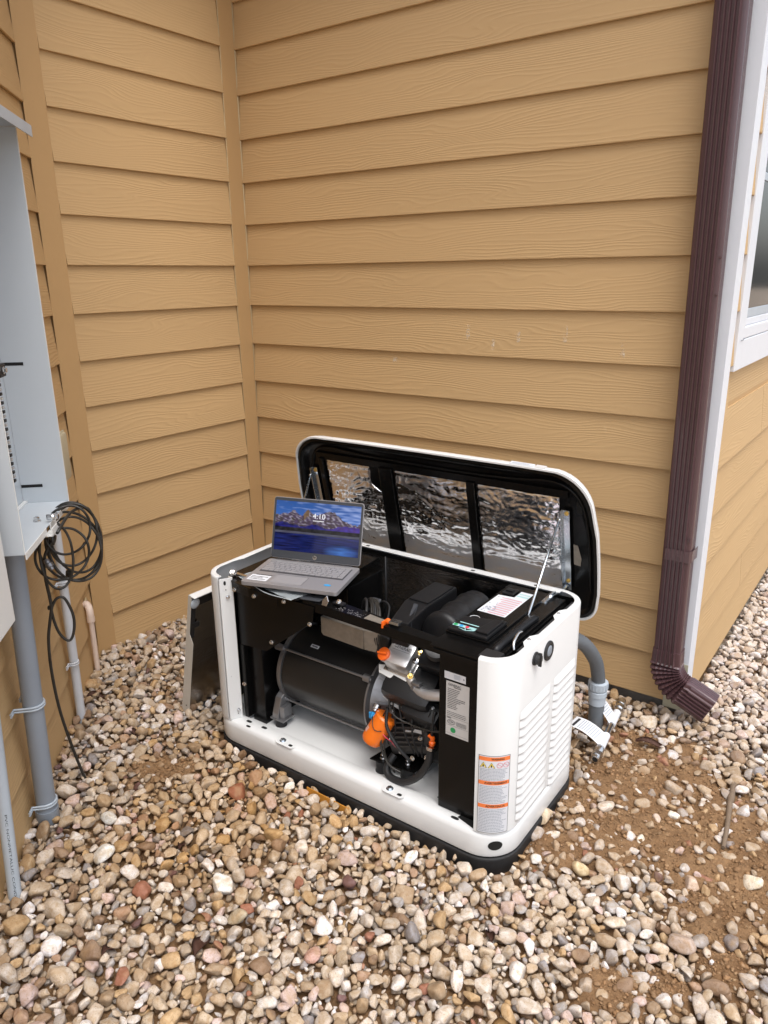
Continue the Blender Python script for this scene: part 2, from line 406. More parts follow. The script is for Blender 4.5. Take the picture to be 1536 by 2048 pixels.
def microtext(bm, f, u0, u1, v0, v1, rows, mi, seed=0, fill=0.55, short=0.3):
    """print too small to read: broken fine rules"""
    r = random.Random(seed); h = (v1 - v0) / rows
    for i in range(rows):
        u = u0; vv = v1 - (i + 1) * h + h * (1 - fill) / 2; end = u1 - (u1 - u0) * (r.random() * short)
        while u < end:
            w = r.uniform(0.03, 0.10) * (u1 - u0); w = min(w, end - u)
            quad(bm, f, u, u + w, vv, vv + h * fill, mi)
            u += w + 0.012 * (u1 - u0)
# ------------------------------------------------------------------ ground
GX0, GX1, GY0, GY1 = -0.6, 4.6, -3.6, 3.2
LPT = V((-0.017, -1.007, 0)); LDI = V((0.70711, -0.70711, 0)); LNO = V((0.70711, 0.70711, 0))
def Lw(s, o, z): return LPT + LDI * s + LNO * o + V((0, 0, z))
def wall_dist(x, y):
    """distance in front of the left walls (the bank of gravel is higher there)"""
    dA = x if y > -1.0 else 9
    q = (x + 0.017) * 0.70711 + (y + 1.007) * 0.70711
    return max(0.0, min(dA, q) if y > -1.05 else q)
def base_z(x, y):
    z = 0.012
    d = wall_dist(x, y) if x < 1.9 else 9
    z += 0.072 * math.exp(-(d / 0.42) ** 2)
    if y > -0.35 and x < 2.3: z += 0.018 * math.exp(-((-y) / 0.25) ** 2) if y < 0 else 0.018
    return z
DIRT = [(2.16, -0.30, .16), (2.10, -0.50, .17), (2.28, -0.42, .17), (2.42, -0.50, .15), (2.25, -0.65, .17), (2.12, -0.78, .14), (2.03, -0.90, .10), (2.40, -0.72, .17),
        (2.03, -0.45, .10), (2.33, -1.27, .085), (2.42, -1.19, .06), (2.47, -0.90, .12), (2.56, -0.75, .14), (2.62, -0.55, .16), (0.80, -1.37, .085), (0.87, -1.29, .06), (1.98, -0.66, .09), (1.90, -0.20, .07), (2.02, -0.27, .08), (2.52, -1.05, .07), (2.42, -1.40, .06)]
def dirt_mask(x, y):
    m_ = 0.0
    for cx, cy, r in DIRT:
        d = math.hypot(x - cx, y - cy) / r
        if d < 1.9: m_ = max(m_, 1.0 - max(0.0, d - 0.6) / 0.8)
    if m_ <= 0: return 0.0
    m_ += 0.38 * (noise.noise(V((x * 9, y * 9, 3.1)))) + 0.15 * noise.noise(V((x * 30, y * 30, 1.1)))
    return max(0.0, min(1.0, m_))
def ground_z(x, y):
    m_ = dirt_mask(x, y)
    n1 = noise.noise(V((x * 7, y * 7, 0))); n2 = noise.noise(V((x * 28, y * 28, 5))); n3 = noise.noise(V((x * 75, y * 75, 9)))
    return base_z(x, y) - 0.021 + m_ * 0.033 + 0.006 * n1 + (0.0085 * n2 + 0.0060 * n3) * (0.3 + m_)
bm = bmesh.new(); st = 0.0125
nx = int((2.9 - (-0.1)) / st); ny = int((0.6 + 2.5) / st); grid = []
X0, Y0 = -0.1, -2.5
for j in range(ny + 1):
    row = []
    for i in range(nx + 1):
        x = X0 + i * st; y = Y0 + j * st
        row.append(bm.verts.new((x, y, ground_z(x, y))))
    grid.append(row)
for j in range(ny):
    for i in range(nx): bm.faces.new((grid[j][i], grid[j][i + 1], grid[j + 1][i + 1], grid[j + 1][i])).smooth = True
ground = finish('ground', bm, M['dirt']); ground['kind'] = 'structure'
bm = bmesh.new()      # the same yard going on to the horizon, a little lower
R = [(-80, -80), (80, -80), (80, 80), (-80, 80)]
xs = [-80, -20, -6, -0.6, 0.6, 1.8, 2.7, 4, 6, 20, 80]; ys = [-80, -20, -6, -2.4, -1.2, 0.3, 2, 6, 20, 80]
gv = [[bm.verts.new((x, y, -0.012)) for x in xs] for y in ys]
for j in range(len(ys) - 1):
    for i in range(len(xs) - 1): bm.faces.new((gv[j][i], gv[j][i + 1], gv[j + 1][i + 1], gv[j + 1][i]))
yard = finish('yard', bm, M['far_gravel']); yard['kind'] = 'structure'

# ------------------------------------------------------------------ house
SP = 0.178; ZB = 0.0681; TOPZ = 3.15
house = empty('house', 'tan house with horizontal lap siding meeting in an inside corner behind the generator', 'house')
bm = bmesh.new()
foot = [(-.0165, .0165), (-.0165, -.99), (-.0165, -1.0305)] + [tuple(Lw(2.3, -.0165, 0))[:2], tuple(Lw(2.3, -1.6, 0))[:2], (-3, -4.2), (-3, 6), (2.1235, 6), (2.1235, .0165)]
prism(bm, [(x, y, ZB + .02) for x, y in foot], (0, 0, TOPZ - ZB - .02))
finish('wall', bm, M['trim'], house)
bm = bmesh.new()
sf = [(-.028, .028), (-.028, -1.0), (-.028, -1.035)] + [tuple(Lw(2.28, -.028, 0))[:2], tuple(Lw(2.28, -1.6, 0))[:2], (-2.98, -4.2), (-2.98, 5.98), (2.112, 5.98), (2.112, .028)]
prism(bm, [(x, y, -0.4) for x, y in sf], (0, 0, 0.4 + ZB + .018))
finish('foundation', bm, M['concrete'], house)
bm = bmesh.new()     # eave soffit over the walls
ev = [(.25, -.25), (.25, -.9)] + [tuple(Lw(2.5, .25, 0))[:2], tuple(Lw(2.5, -1.7, 0))[:2], (-3.2, -4.5), (-3.2, 6.3), (2.38, 6.3), (2.38, -.25)]
prism(bm, [(x, y, TOPZ) for x, y in ev], (0, 0, 0.2)); finish('eave', bm, M['white_trim'], house)

BT = 0.008
def board_mesh(L):
    """one lap board: local x along it, -y outwards, z up from its lower edge"""
    bm = bmesh.new(); n = max(1, int(L / .3)); prof = [(-.0208, .0015), (-.0197, 0.0), (-.0118, 0.0), (0.0, .20), (-.0062, .20), (-.0208, .004)]
    rows = [[bm.verts.new((L * i / n, y, z)) for y, z in prof] for i in range(n + 1)]
    for a, b in zip(rows[:-1], rows[1:]):
        for k in range(6): bm.faces.new((a[k], b[k], b[(k + 1) % 6], a[(k + 1) % 6]))
    bm.faces.new(rows[0]); bm.faces.new(rows[-1][::-1])
    bmesh.ops.recalc_face_normals(bm, faces=bm.faces)
    me = bpy.data.meshes.new('siding_board'); bm.to_mesh(me); bm.free(); me.materials.append(M['siding']); return me
bd = random.Random(5)
def boards(P, ang, L, z0, z1, mesh=None, skip=()):
    me = mesh or board_mesh(L)
    k = 0
    while z0 + k * SP < z1 - .02:
        if k not in skip:
            o = bpy.data.objects.new('siding_board', me); COL.objects.link(o); o.parent = house
            o.location = (P[0], P[1], z0 + k * SP); o.rotation_euler = (bd.uniform(-.0008, .0008), 0, ang)
        k += 1
boards((0.005, .0165), 0, 2.066, ZB, TOPZ)                       # wall behind the generator (local x -> +X)
boards((-.0165, -.936), PI / 2, .852, ZB, TOPZ)                   # short side wall (local x -> +Y, outward +X)
# diagonal wall on the left: local x runs from far to near, outward = LNO
ang = math.atan2(LDI.y, LDI.x)
meL = board_mesh(2.27)
# mirror so that -y local faces LNO: walk the board from the near end to the far end
PN = Lw(2.285, -.0165, 0)
boards((PN.x, PN.y), ang + PI, 2.27, ZB, TOPZ, meL)
# window wall beyond the corner
WY0, WY1, WZ0 = 0.128, 1.25, 1.293
me_full = board_mesh(4.0); me_a = board_mesh(0.79); me_b = board_mesh(3.2); me_n = board_mesh(0.06)
k = 0
while ZB + k * SP < TOPZ - .02:
    z = ZB + k * SP
    def put(me, y):
        o = bpy.data.objects.new('siding_board', me); COL.objects.link(o); o.parent = house
        o.location = (2.1235, y, z); o.rotation_euler = (0, 0, PI / 2)
    if z + .19 < WZ0 + .02:
        if k in (1, 5): put(me_a, 0.077); put(me_b, 0.077 + 0.793)
        else: put(me_full, 0.077)
    else:
        put(me_n, 0.077); put(me_b, WY1 - .01)
    k += 1
# board under the window sill (cut lower) keeps the wall closed
bx0 = bx(2.115, 2.1245, .104, 4.1, WZ0 - .12, WZ0 + .03); finish('siding_filler', bx0, M['siding'], house)
def trimbox(name, m, *a, bev=.002):
    return finish(name, bx(*a, bev=bev), m, house)
# inside corner post, trims
trimbox('corner_trim', M['trim'], -.0163, .0035, -.0835, .0163, ZB - .03, TOPZ)
bm = bmesh.new(); tube(bm, [(.0045, -.0005, ZB), (.0045, -.0005, TOPZ)], .0026, 6); tube(bm, [(.0005, -.0842, ZB), (.0005, -.0842, TOPZ)], .0018, 6)
finish('caulk_bead', bm, M['caulk'], house)
bm = bmesh.new(); prism(bm, [(-.0163, -.9365, ZB - .06), (.0025, -.9365, ZB - .06), (.0025, -1.024, ZB - .06), (-.0163, -1.010, ZB - .06)], (0, 0, TOPZ - ZB + .06), bev=.0015)
finish('corner_trim', bm, M['trim'], house)
for q in ((-.0195, -.0195),): pass
trimbox('corner_trim', M['white_trim'], 2.0715, 2.1465, -.0045, .0163, ZB - .02, TOPZ)
trimbox('corner_trim', M['white_trim'], 2.1240, 2.1465, .0165, .0750, ZB - .005, TOPZ)
# tan painted lower end of the corner board seen below the elbow
bm = bmesh.new(); bx(2.070, 2.1455, -.0065, -.0048, ZB - .022, ZB + .17, bm); finish('corner_trim_foot', bm, M['beige_plastic'], house)
for px, pz, w, h in ((1.188, 1.405, .009, .028), (1.591, 1.410, .009, .030), (1.806, 1.365, .010, .030), (1.404, 1.395, .010, .022), (.837, 1.285, .012, .016), (1.30, 1.36, .008, .02)):
    zb_ = ZB + math.floor((pz - ZB) / SP) * SP; ys = lambda z: -.0045 + (z - zb_) / .196 * .014 - .0006
    bm = bmesh.new(); bm.faces.new([bm.verts.new(p) for p in ((px - w, ys(pz - h), pz - h), (px + w, ys(pz - h), pz - h), (px + w * .8, ys(pz + h), pz + h), (px - w * .6, ys(pz + h), pz + h))]); finish('scuff', bm, M['scuff'], house)
# window
win = finish('window', bx(2.1235, 2.1485, WY0, WY0 + .088, WZ0, TOPZ - .3, bev=.002), M['white_trim'], house)
def wpart(name, m, *a, bev=.002): return finish(name, bx(*a, bev=bev), m, win)
wpart('casing', M['white_trim'], 2.1235, 2.1480, WY0 + .0885, WY1, WZ0, WZ0 + .10)
wpart('casing', M['white_trim'], 2.1235, 2.1480, WY1 - .088, WY1, WZ0 + .101, TOPZ - .3)
wpart('window_frame', M['white_trim'], 2.1130, 2.1450, WY0 + .0895, WY1 - .09, WZ0 + .102, WZ0 + .142, bev=.004)
wpart('window_frame', M['white_trim'], 2.1130, 2.1450, WY0 + .0895, WY0 + .128, WZ0 + .143, TOPZ - .3, bev=.004)
wpart('sash', M['white_trim'], 2.1070, 2.1350, WY0 + .129, WY1 - .13, WZ0 + .143, WZ0 + .168, bev=.003)
wpart('sash', M['white_trim'], 2.1070, 2.1330, WY0 + .129, WY0 + .150, WZ0 + .169, TOPZ - .32, bev=.003)
wpart('screen_rail', M['pvc_light'], 2.1235, 2.1320, WY0 + .151, WY1 - .13, WZ0 + .169, WZ0 + .200)
wpart('pane', M['glass'], 2.1236, 2.1262, WY0 + .151, WY1 - .13, WZ0 + .201, TOPZ - .33, bev=0)
wpart('sash', M['pvc_light'], 2.1264, 2.1290, WY0 + .151, WY1 - .13, WZ0 + .62, WZ0 + .645)
bm = bmesh.new()
for (z, ) in ((WZ0 + .1008,),): bx(2.1495, 2.1505, WY0 + .05, WY0 + .095, z - .0015, z + .0015, bm)
bx(2.1462, 2.1472, WY0 + .0878, WY0 + .0892, WZ0 + .1, TOPZ - .35, bm)
finish('seam', bm, M['pvc_grey'], win)

# ------------------------------------------------------------------ downspout
ds = empty('downspout', 'dark brown corrugated rain downspout at the outer corner, ending in an elbow', 'downspout')
def spout_profile(w=.094, d=.068, nrib=5):
    """outline (x across, y out) of the ribbed box pipe"""
    p = []; x0 = -w / 2; r = .009
    p += [(x0 + r - r * math.cos(a), -r + r * math.sin(a) + 0) for a in (PI * 0.0, PI * .17, PI * .33, PI * .5)]
    ribw = .0070; gap = .0066; tot = nrib * ribw * 1.0 + (nrib - 1) * gap; x = -tot / 2
    for i in range(nrib):
        p += [(x, 0), (x + ribw * .30, .0085), (x + ribw * .62, .0085), (x + ribw, 0)]; x += ribw + gap
    p += [(w / 2 - r + r * math.sin(a), -r + r * math.cos(a)) for a in (0, PI * .17, PI * .33, PI * .5)]
    for yy in (-.020, -.032, -.044): p += [(w / 2, yy), (w / 2 - .003, yy - .002), (w / 2 - .003, yy - .004), (w / 2, yy - .006)]
    p += [(w / 2, -d + r), (w / 2 - r * .3, -d + r * .3), (w / 2 - r, -d), (x0 + r, -d), (x0 + r * .3, -d + r * .3), (x0, -d + r)]
    for yy in (-.050, -.038, -.026): p += [(x0, yy), (x0 + .003, yy + .002), (x0 + .003, yy + .004), (x0, yy + .006)]
    return p
prof = spout_profile()
YF = -.093; XC = 2.084
def spout_ring(bm, c, ax, s=1.0, dep=0.0):
    """ring of the pipe section; c centre of front face, ax the across direction"""
    ax = V(ax); out = []
    for x, y in prof: out.append(bm.verts.new(V(c) + ax * (x * s) + V((0, -y * 1.0 - dep, 0))))
    return out
def skin(bm, rings, capends=True):
    n = len(rings[0])
    for a, b in zip(rings[:-1], rings[1:]):
        for k in range(n): bm.faces.new((a[k], a[(k + 1) % n], b[(k + 1) % n], b[k]))
    if capends: bm.faces.new(rings[0][::-1])
bm = bmesh.new()
rings = [spout_ring(bm, (XC - .030, YF, TOPZ), (1, 0, 0)), spout_ring(bm, (XC, YF, .303), (1, 0, 0))]
skin(bm, rings); bmesh.ops.recalc_face_normals(bm, faces=bm.faces)
finish('pipe', bm, M['brown'], ds, 30)
# elbow with pressed folds, turning towards +X
bm = bmesh.new(); rings = []; NB = 8; total = math.radians(66); Rin = .056; w2 = .047
cx = XC + w2 + Rin; cz = .262
rings.append(spout_ring(bm, (XC, YF - .004, .318), (1, 0, 0), 1.05)); rings.append(spout_ring(bm, (XC, YF - .004, .266), (1, 0, 0), 1.10))
for i in range(NB * 4 + 1):
    a = total * i / (NB * 4); ph = i % 4
    k = (1.14, 1.12, 1.06, 1.12)[ph]; dep = (.005, .002, -.004, .002)[ph]
    c = V((cx - math.cos(a) * (w2 + Rin), YF - dep * 0, cz - math.sin(a) * (w2 + Rin)))
    axd = V((math.cos(a), 0, math.sin(a)))
    ring = []
    for x, y in prof:
        ring.append(bm.verts.new(c + axd * (x * k) + V((0, -(y if y < 0 else y * .15) - .004 - dep * 1.3, 0))))
    rings.append(ring)
a = total; dirn = V((math.sin(a), 0, -math.cos(a))); axd = V((math.cos(a), 0, math.sin(a)))
cl = V((cx - math.cos(a) * (w2 + Rin), YF, cz - math.sin(a) * (w2 + Rin)))
for L in (.012, .112): rings.append([bm.verts.new(cl + dirn * L + axd * (x * 1.15) + V((0, -y - .002, 0))) for x, y in prof])
inner = [bm.verts.new(cl + dirn * .111 + axd * (x * 1.08) + V((0, -y * .94 - .003, 0))) for x, y in prof]
deep = [bm.verts.new(cl + dirn * .02 + axd * (x * 1.06) + V((0, -y * .92 - .004, 0))) for x, y in prof]
rings += [inner, deep]
skin(bm, rings); bmesh.ops.recalc_face_normals(bm, faces=bm.faces)
finish('elbow', bm, M['brown'], ds, 40)
def band(z, h, nm, screw=True):
    bm = bmesh.new(); x0, x1 = XC - .0465, XC + .0465
    sweep(bm, [(x1 + .002, -.020), (x1 + .001, YF - .002 + .010), (x1 - .006, YF - .0055), (x0 + .006, YF - .0055), (x0 - .001, YF + .008), (x0 - .002, -.020)], [(-.0012, z), (.0, z), (.0, z + h), (-.0012, z + h)])
    o = finish(nm, bm, M['brown'], ds)
    if screw:
        b2 = bmesh.new(); hexbolt(b2, (XC + .004, YF - .0065, z + h * .5), (0, -1, 0), .004, .003); finish('screw', b2, M['brown'], o)
band(.665, .042, 'strap'); 
for z in (.745, .752, 1.55, 1.66): 
    bm = bmesh.new(); hexbolt(bm, (XC + .033 - (z - .7) * .004, YF - .001, z), (0, -1, 0), .0032, .003); finish('rivet', bm, M['brown'], ds)

# ------------------------------------------------------------------ electrical cabinet and its neighbours on the diagonal wall
def Lbox(bm, s0, s1, o0, o1, z0, z1, mi=0, bev=0.0):
    pts = [Lw(s0, o0, z0), Lw(s1, o0, z0), Lw(s1, o1, z0), Lw(s0, o1, z0)]
    return prism(bm, pts, (0, 0, z1 - z0), mi, bev)
cab = empty('electrical_cabinet', 'open grey metal electrical cabinet without cover on the diagonal wall', 'electrical cabinet')
CS0, CS1, CO, CZ0, CZ1 = .752, 1.225, .15, .975, 2.005
T = .003
bm = bmesh.new(); Lbox(bm, CS0, CS1, .018, .021, CZ0, CZ1); finish('back_panel', bm, M['cabinet'], cab)
bm = bmesh.new(); Lbox(bm, CS0, CS0 + T, .0215, CO, CZ0 + T, CZ1, bev=.0006); sidef = finish('side_panel', bm, M['cabinet'], cab)
bm = bmesh.new(); Lbox(bm, CS1 - T, CS1, .0215, CO, CZ0 + T, CZ1, bev=.0006); sn = finish('side_panel', bm, M['cabinet'], cab)
bm = bmesh.new(); Lbox(bm, CS0, CS1, .0215, CO, CZ0, CZ0 + T - .0002, bev=.0006); fl = finish('bottom_panel', bm, M['cabinet'], cab)
bm = bmesh.new(); Lbox(bm, CS0 - .012, CS1 + .012, .0, CO + .035, CZ1 + .001, CZ1 + .006); Lbox(bm, CS0 - .012, CS1 + .012, CO + .0345, CO + .0375, CZ1 - .022, CZ1 + .006, bev=.0008); finish('rain_hood', bm, M['pvc_light'], cab)
bm = bmesh.new(); Lbox(bm, CS0 + .0005, CS0 + .0022, CO + .0004, CO + .0022, CZ0, CZ1, bev=.0004); finish('lip', bm, M['cabinet_lip'], cab)
bm = bmesh.new(); Lbox(bm, CS1 - .0022, CS1 - .0005, CO + .0004, CO + .0022, CZ0, CZ1, bev=.0004); finish('lip', bm, M['cabinet_lip'], cab)
bm = bmesh.new(); Lbox(bm, CS0 + .003, CS1 - .24, CO + .0004, CO + .0026, CZ0 - .014, CZ0 + .004, bev=.0004); Lbox(bm, CS1 - .20, CS1 - .003, CO + .0004, CO + .0026, CZ0 - .014, CZ0 + .004, bev=.0004); finish('lip', bm, M['cabinet_lip'], cab)
for (o0, o1, z) in ((.008, .081, 1.391), (.0, .083, 1.030)):
    bm = bmesh.new(); Lbox(bm, CS0 + T + .0002, CS0 + T + .0008, max(o0, .023), o1, z - .0045, z + .0045, bev=.0); finish('slot', bm, M['hole'], sidef)
bm = bmesh.new(); Lbox(bm, CS0 + T, CS1 - T, .022, .034, CZ0 + T + .0002, CZ0 + .010, bev=.001); finish('rail', bm, M['cabinet_lip'], fl)
bm = bmesh.new()
for s_, o_ in ((.955, .111), ): hexbolt(bm, Lw(s_, o_, CZ0 + T), (0, 0, 1), .008, .012)
finish('bolt', bm, M['steel'], fl)
bm = bmesh.new(); cyl(bm, Lw(.968, .142, CZ0 + .018), Lw(.968, .168, CZ0 + .018), .008, 12); hexbolt(bm, Lw(.968, .166, CZ0 + .018), LNO, .009, .006); finish('bolt', bm, M['steel'], fl)
bm = bmesh.new(); Lbox(bm, .975, 1.03, .146, .168, CZ0 - .020, CZ0 - .015, bev=.001); Lbox(bm, .975, 1.03, .165, .168, CZ0 - .020, CZ0 + .002, bev=.001); finish('hinge_tab', bm, M['cabinet_lip'], cab)
bar = finish('terminal_bar', Lbox(bmesh.new(), .945, .957, .044, .064, 1.085, 1.375), M['alu'], cab)
for i in range(24):
    bm = bmesh.new(); Lbox(bm, .943, .959, .0645, .0715, 1.093 + i * .0118, 1.101 + i * .0118, bev=.001); finish('terminal_screw', bm, M['steel'] if i % 2 else M['black_matt'], bar)
bm = bmesh.new(); Lbox(bm, .93, .98, .05, .085, 1.378, 1.412, bev=.002); finish('lug_block', bm, M['black_matt'], cab)
bm = bmesh.new(); hexbolt(bm, Lw(.955, .086, 1.395), LNO, .007, .008); finish('lug_screw', bm, M['steel'], cab)
bm = bmesh.new(); tube(bm, smooth_path([Lw(1.02, .03, 1.60), Lw(1.0, .075, 1.56), Lw(.99, .085, 1.48), Lw(.97, .066, 1.41)], 6), .008, 8); finish('wire', bm, M['cable'], cab)
bm = bmesh.new(); tube(bm, smooth_path([Lw(1.0, .03, 1.35), Lw(.97, .06, 1.37), Lw(.96, .074, 1.404), Lw(.955, .06, 1.43)], 6), .005, 8); finish('wire', bm, M['green'], cab)

jb = empty('junction_box', 'cream plastic utility box behind the grey cabinet on the siding', 'utility box')
bm = bmesh.new(); Lbox(bm, .30, .52, .0, .062, .943, 1.108, bev=.012); finish('case', bm, M['beige_plastic'], jb, 40)
bm = bmesh.new(); Lbox(bm, .295, .525, .046, .052, .938, 1.113, bev=.002); finish('cover_rim', bm, M['beige_plastic'], jb)

mb = empty('disconnect_box', 'pale grey metal box with latch below the open cabinet, cut by the photo edge', 'electrical box')
bm = bmesh.new(); Lbox(bm, 1.290, 1.62, .018, .118, .825, 1.25, bev=.003); finish('case', bm, M['pvc_light'], mb)
bm = bmesh.new(); Lbox(bm, 1.284, 1.63, .1185, .124, .83, 1.25, bev=.002); Lbox(bm, 1.288, 1.294, .07, .074, .826, 1.25, bev=.001); finish('door', bm, M['cabinet_lip'], mb)
bm = bmesh.new(); lathe(bm, Lw(1.289, .098, .905), -LDI, [(0, .012), (.006, .012), (.009, .008)], 14); finish('latch', bm, M['steel'], mb)

def conduit(name, label, p, r, m, group=None):
    e = empty(name, label, 'conduit', group=group)
    bm = bmesh.new(); tube(bm, p, r, 20); finish('pipe', bm, M[m], e, 60)
    return e
def strap(e, s, o, z, r, m='pvc_light', w=.012):
    bm = bmesh.new(); c = Lw(s, o, z); pts = []
    for k in range(13):
        a = math.radians(-10 + 200 * k / 12); pts.append(c + LDI * (math.cos(a) * (r + .0025)) + LNO * (math.sin(a) * (r + .0025)))
    pts = [Lw(s + r + .002, .017, z)] + pts + [Lw(s - r - .002, .017, z), Lw(s - r - .03, .017, z)]
    pp = [Lw(s + r + .028, .017, z)] + pts
    for dz in (-w * .33, w * .33): tube(bm, [q + V((0, 0, dz)) for q in pp], .0034, 8)
    for a, b in zip(pp[:-1], pp[1:]):
        pass
    finish('strap', bm, M[m], e, 60)
C1a = Lw(1.085, .078, .975); C1b = Lw(1.066, .040, -.05)
e = conduit('large_conduit', 'thick blue grey conduit from the cabinet down to the gravel with two straps', [C1a, C1b], .0275, 'pvc_grey')
def onc(z): t_ = (.975 - z) / 1.025; q = C1a.lerp(C1b, t_); return q
for z in (.478, .150):
    q = onc(z) - LPT; strap(e, q.dot(LDI), q.dot(LNO), z, .0275)
bm = bmesh.new(); q0 = onc(.128); q1 = onc(.02); dd = (q1 - q0).normalized()
lathe(bm, q0, dd, [(0, .0275), (.0, .0325), (.045, .0325), (.050, .030), (.060, .0295), (.105, .026)], 24); finish('coupling', bm, M['pvc_grey'], e, 40)
e = conduit('thin_conduit', 'thin white conduit behind the coiled cable, strapped near the gravel', [Lw(.50, .033, .955), Lw(.52, .028, .0)], .0155, 'pvc_white')
strap(e, .522, .029, .315, .0155, 'pvc_white'); strap(e, .512, .031, .62, .0155, 'pvc_white')
D0 = Lw(1.225, .062, .95); D1 = Lw(1.42, .054, -.05)
D0 = Lw(1.30, .040, .62); D1 = Lw(1.385, .036, -.03)
e = conduit('printed_conduit', 'pale grey plastic conduit with printed lettering at the left edge of the photo', [Lw(1.28, .040, .90), D0, D1], .0165, 'pvc_light')
bm = bmesh.new(); dax = (D0 - D1).normalized(); sidev = (CAM - D1); sidev.z = 0; sidev = (sidev - dax * sidev.dot(dax)).normalized(); third = dax.cross(sidev)
def cmap(u, v, L=0): 
    a = v / .0165; return D1 + dax * (.62 - u) + (sidev * math.cos(a) + third * math.sin(a)) * (.0168)
put_text(bm, 'PVC NONMETALLIC CONDUIT', cmap, .26, -.0025, .26, .0055, bold=False)
bmesh.ops.recalc_face_normals(bm, faces=bm.faces); finish('print', bm, M['ink'], e)
e = empty('condensate_pipe', 'pinkish plastic drain pipe with elbow coming out of the siding', 'pipe')
bm = bmesh.new(); tube(bm, [Lw(.168, .022, .315), Lw(.165, .020, .02)], .0105, 16); finish('pipe', bm, M['pvc_pink'], e, 60)
bm = bmesh.new(); tube(bm, smooth_path([Lw(.135, .0, .372), Lw(.145, .010, .372), Lw(.160, .019, .362), Lw(.168, .022, .342), Lw(.168, .022, .315)], 5), .0142, 16)
lathe(bm, Lw(.168, .022, .328), (0, 0, -1), [(0, .0155), (.018, .0155)], 18); lathe(bm, Lw(.137, .0, .372), (LDI * .6 + LNO), [(0, .016), (.008, .016)], 18); finish('elbow', bm, M['pvc_pink'], e, 50)
bm = bmesh.new(); lathe(bm, Lw(.125, .001, .37), LNO, [(0, .026), (.004, .020)], 18); finish('sealant', bm, M['caulk'], e)

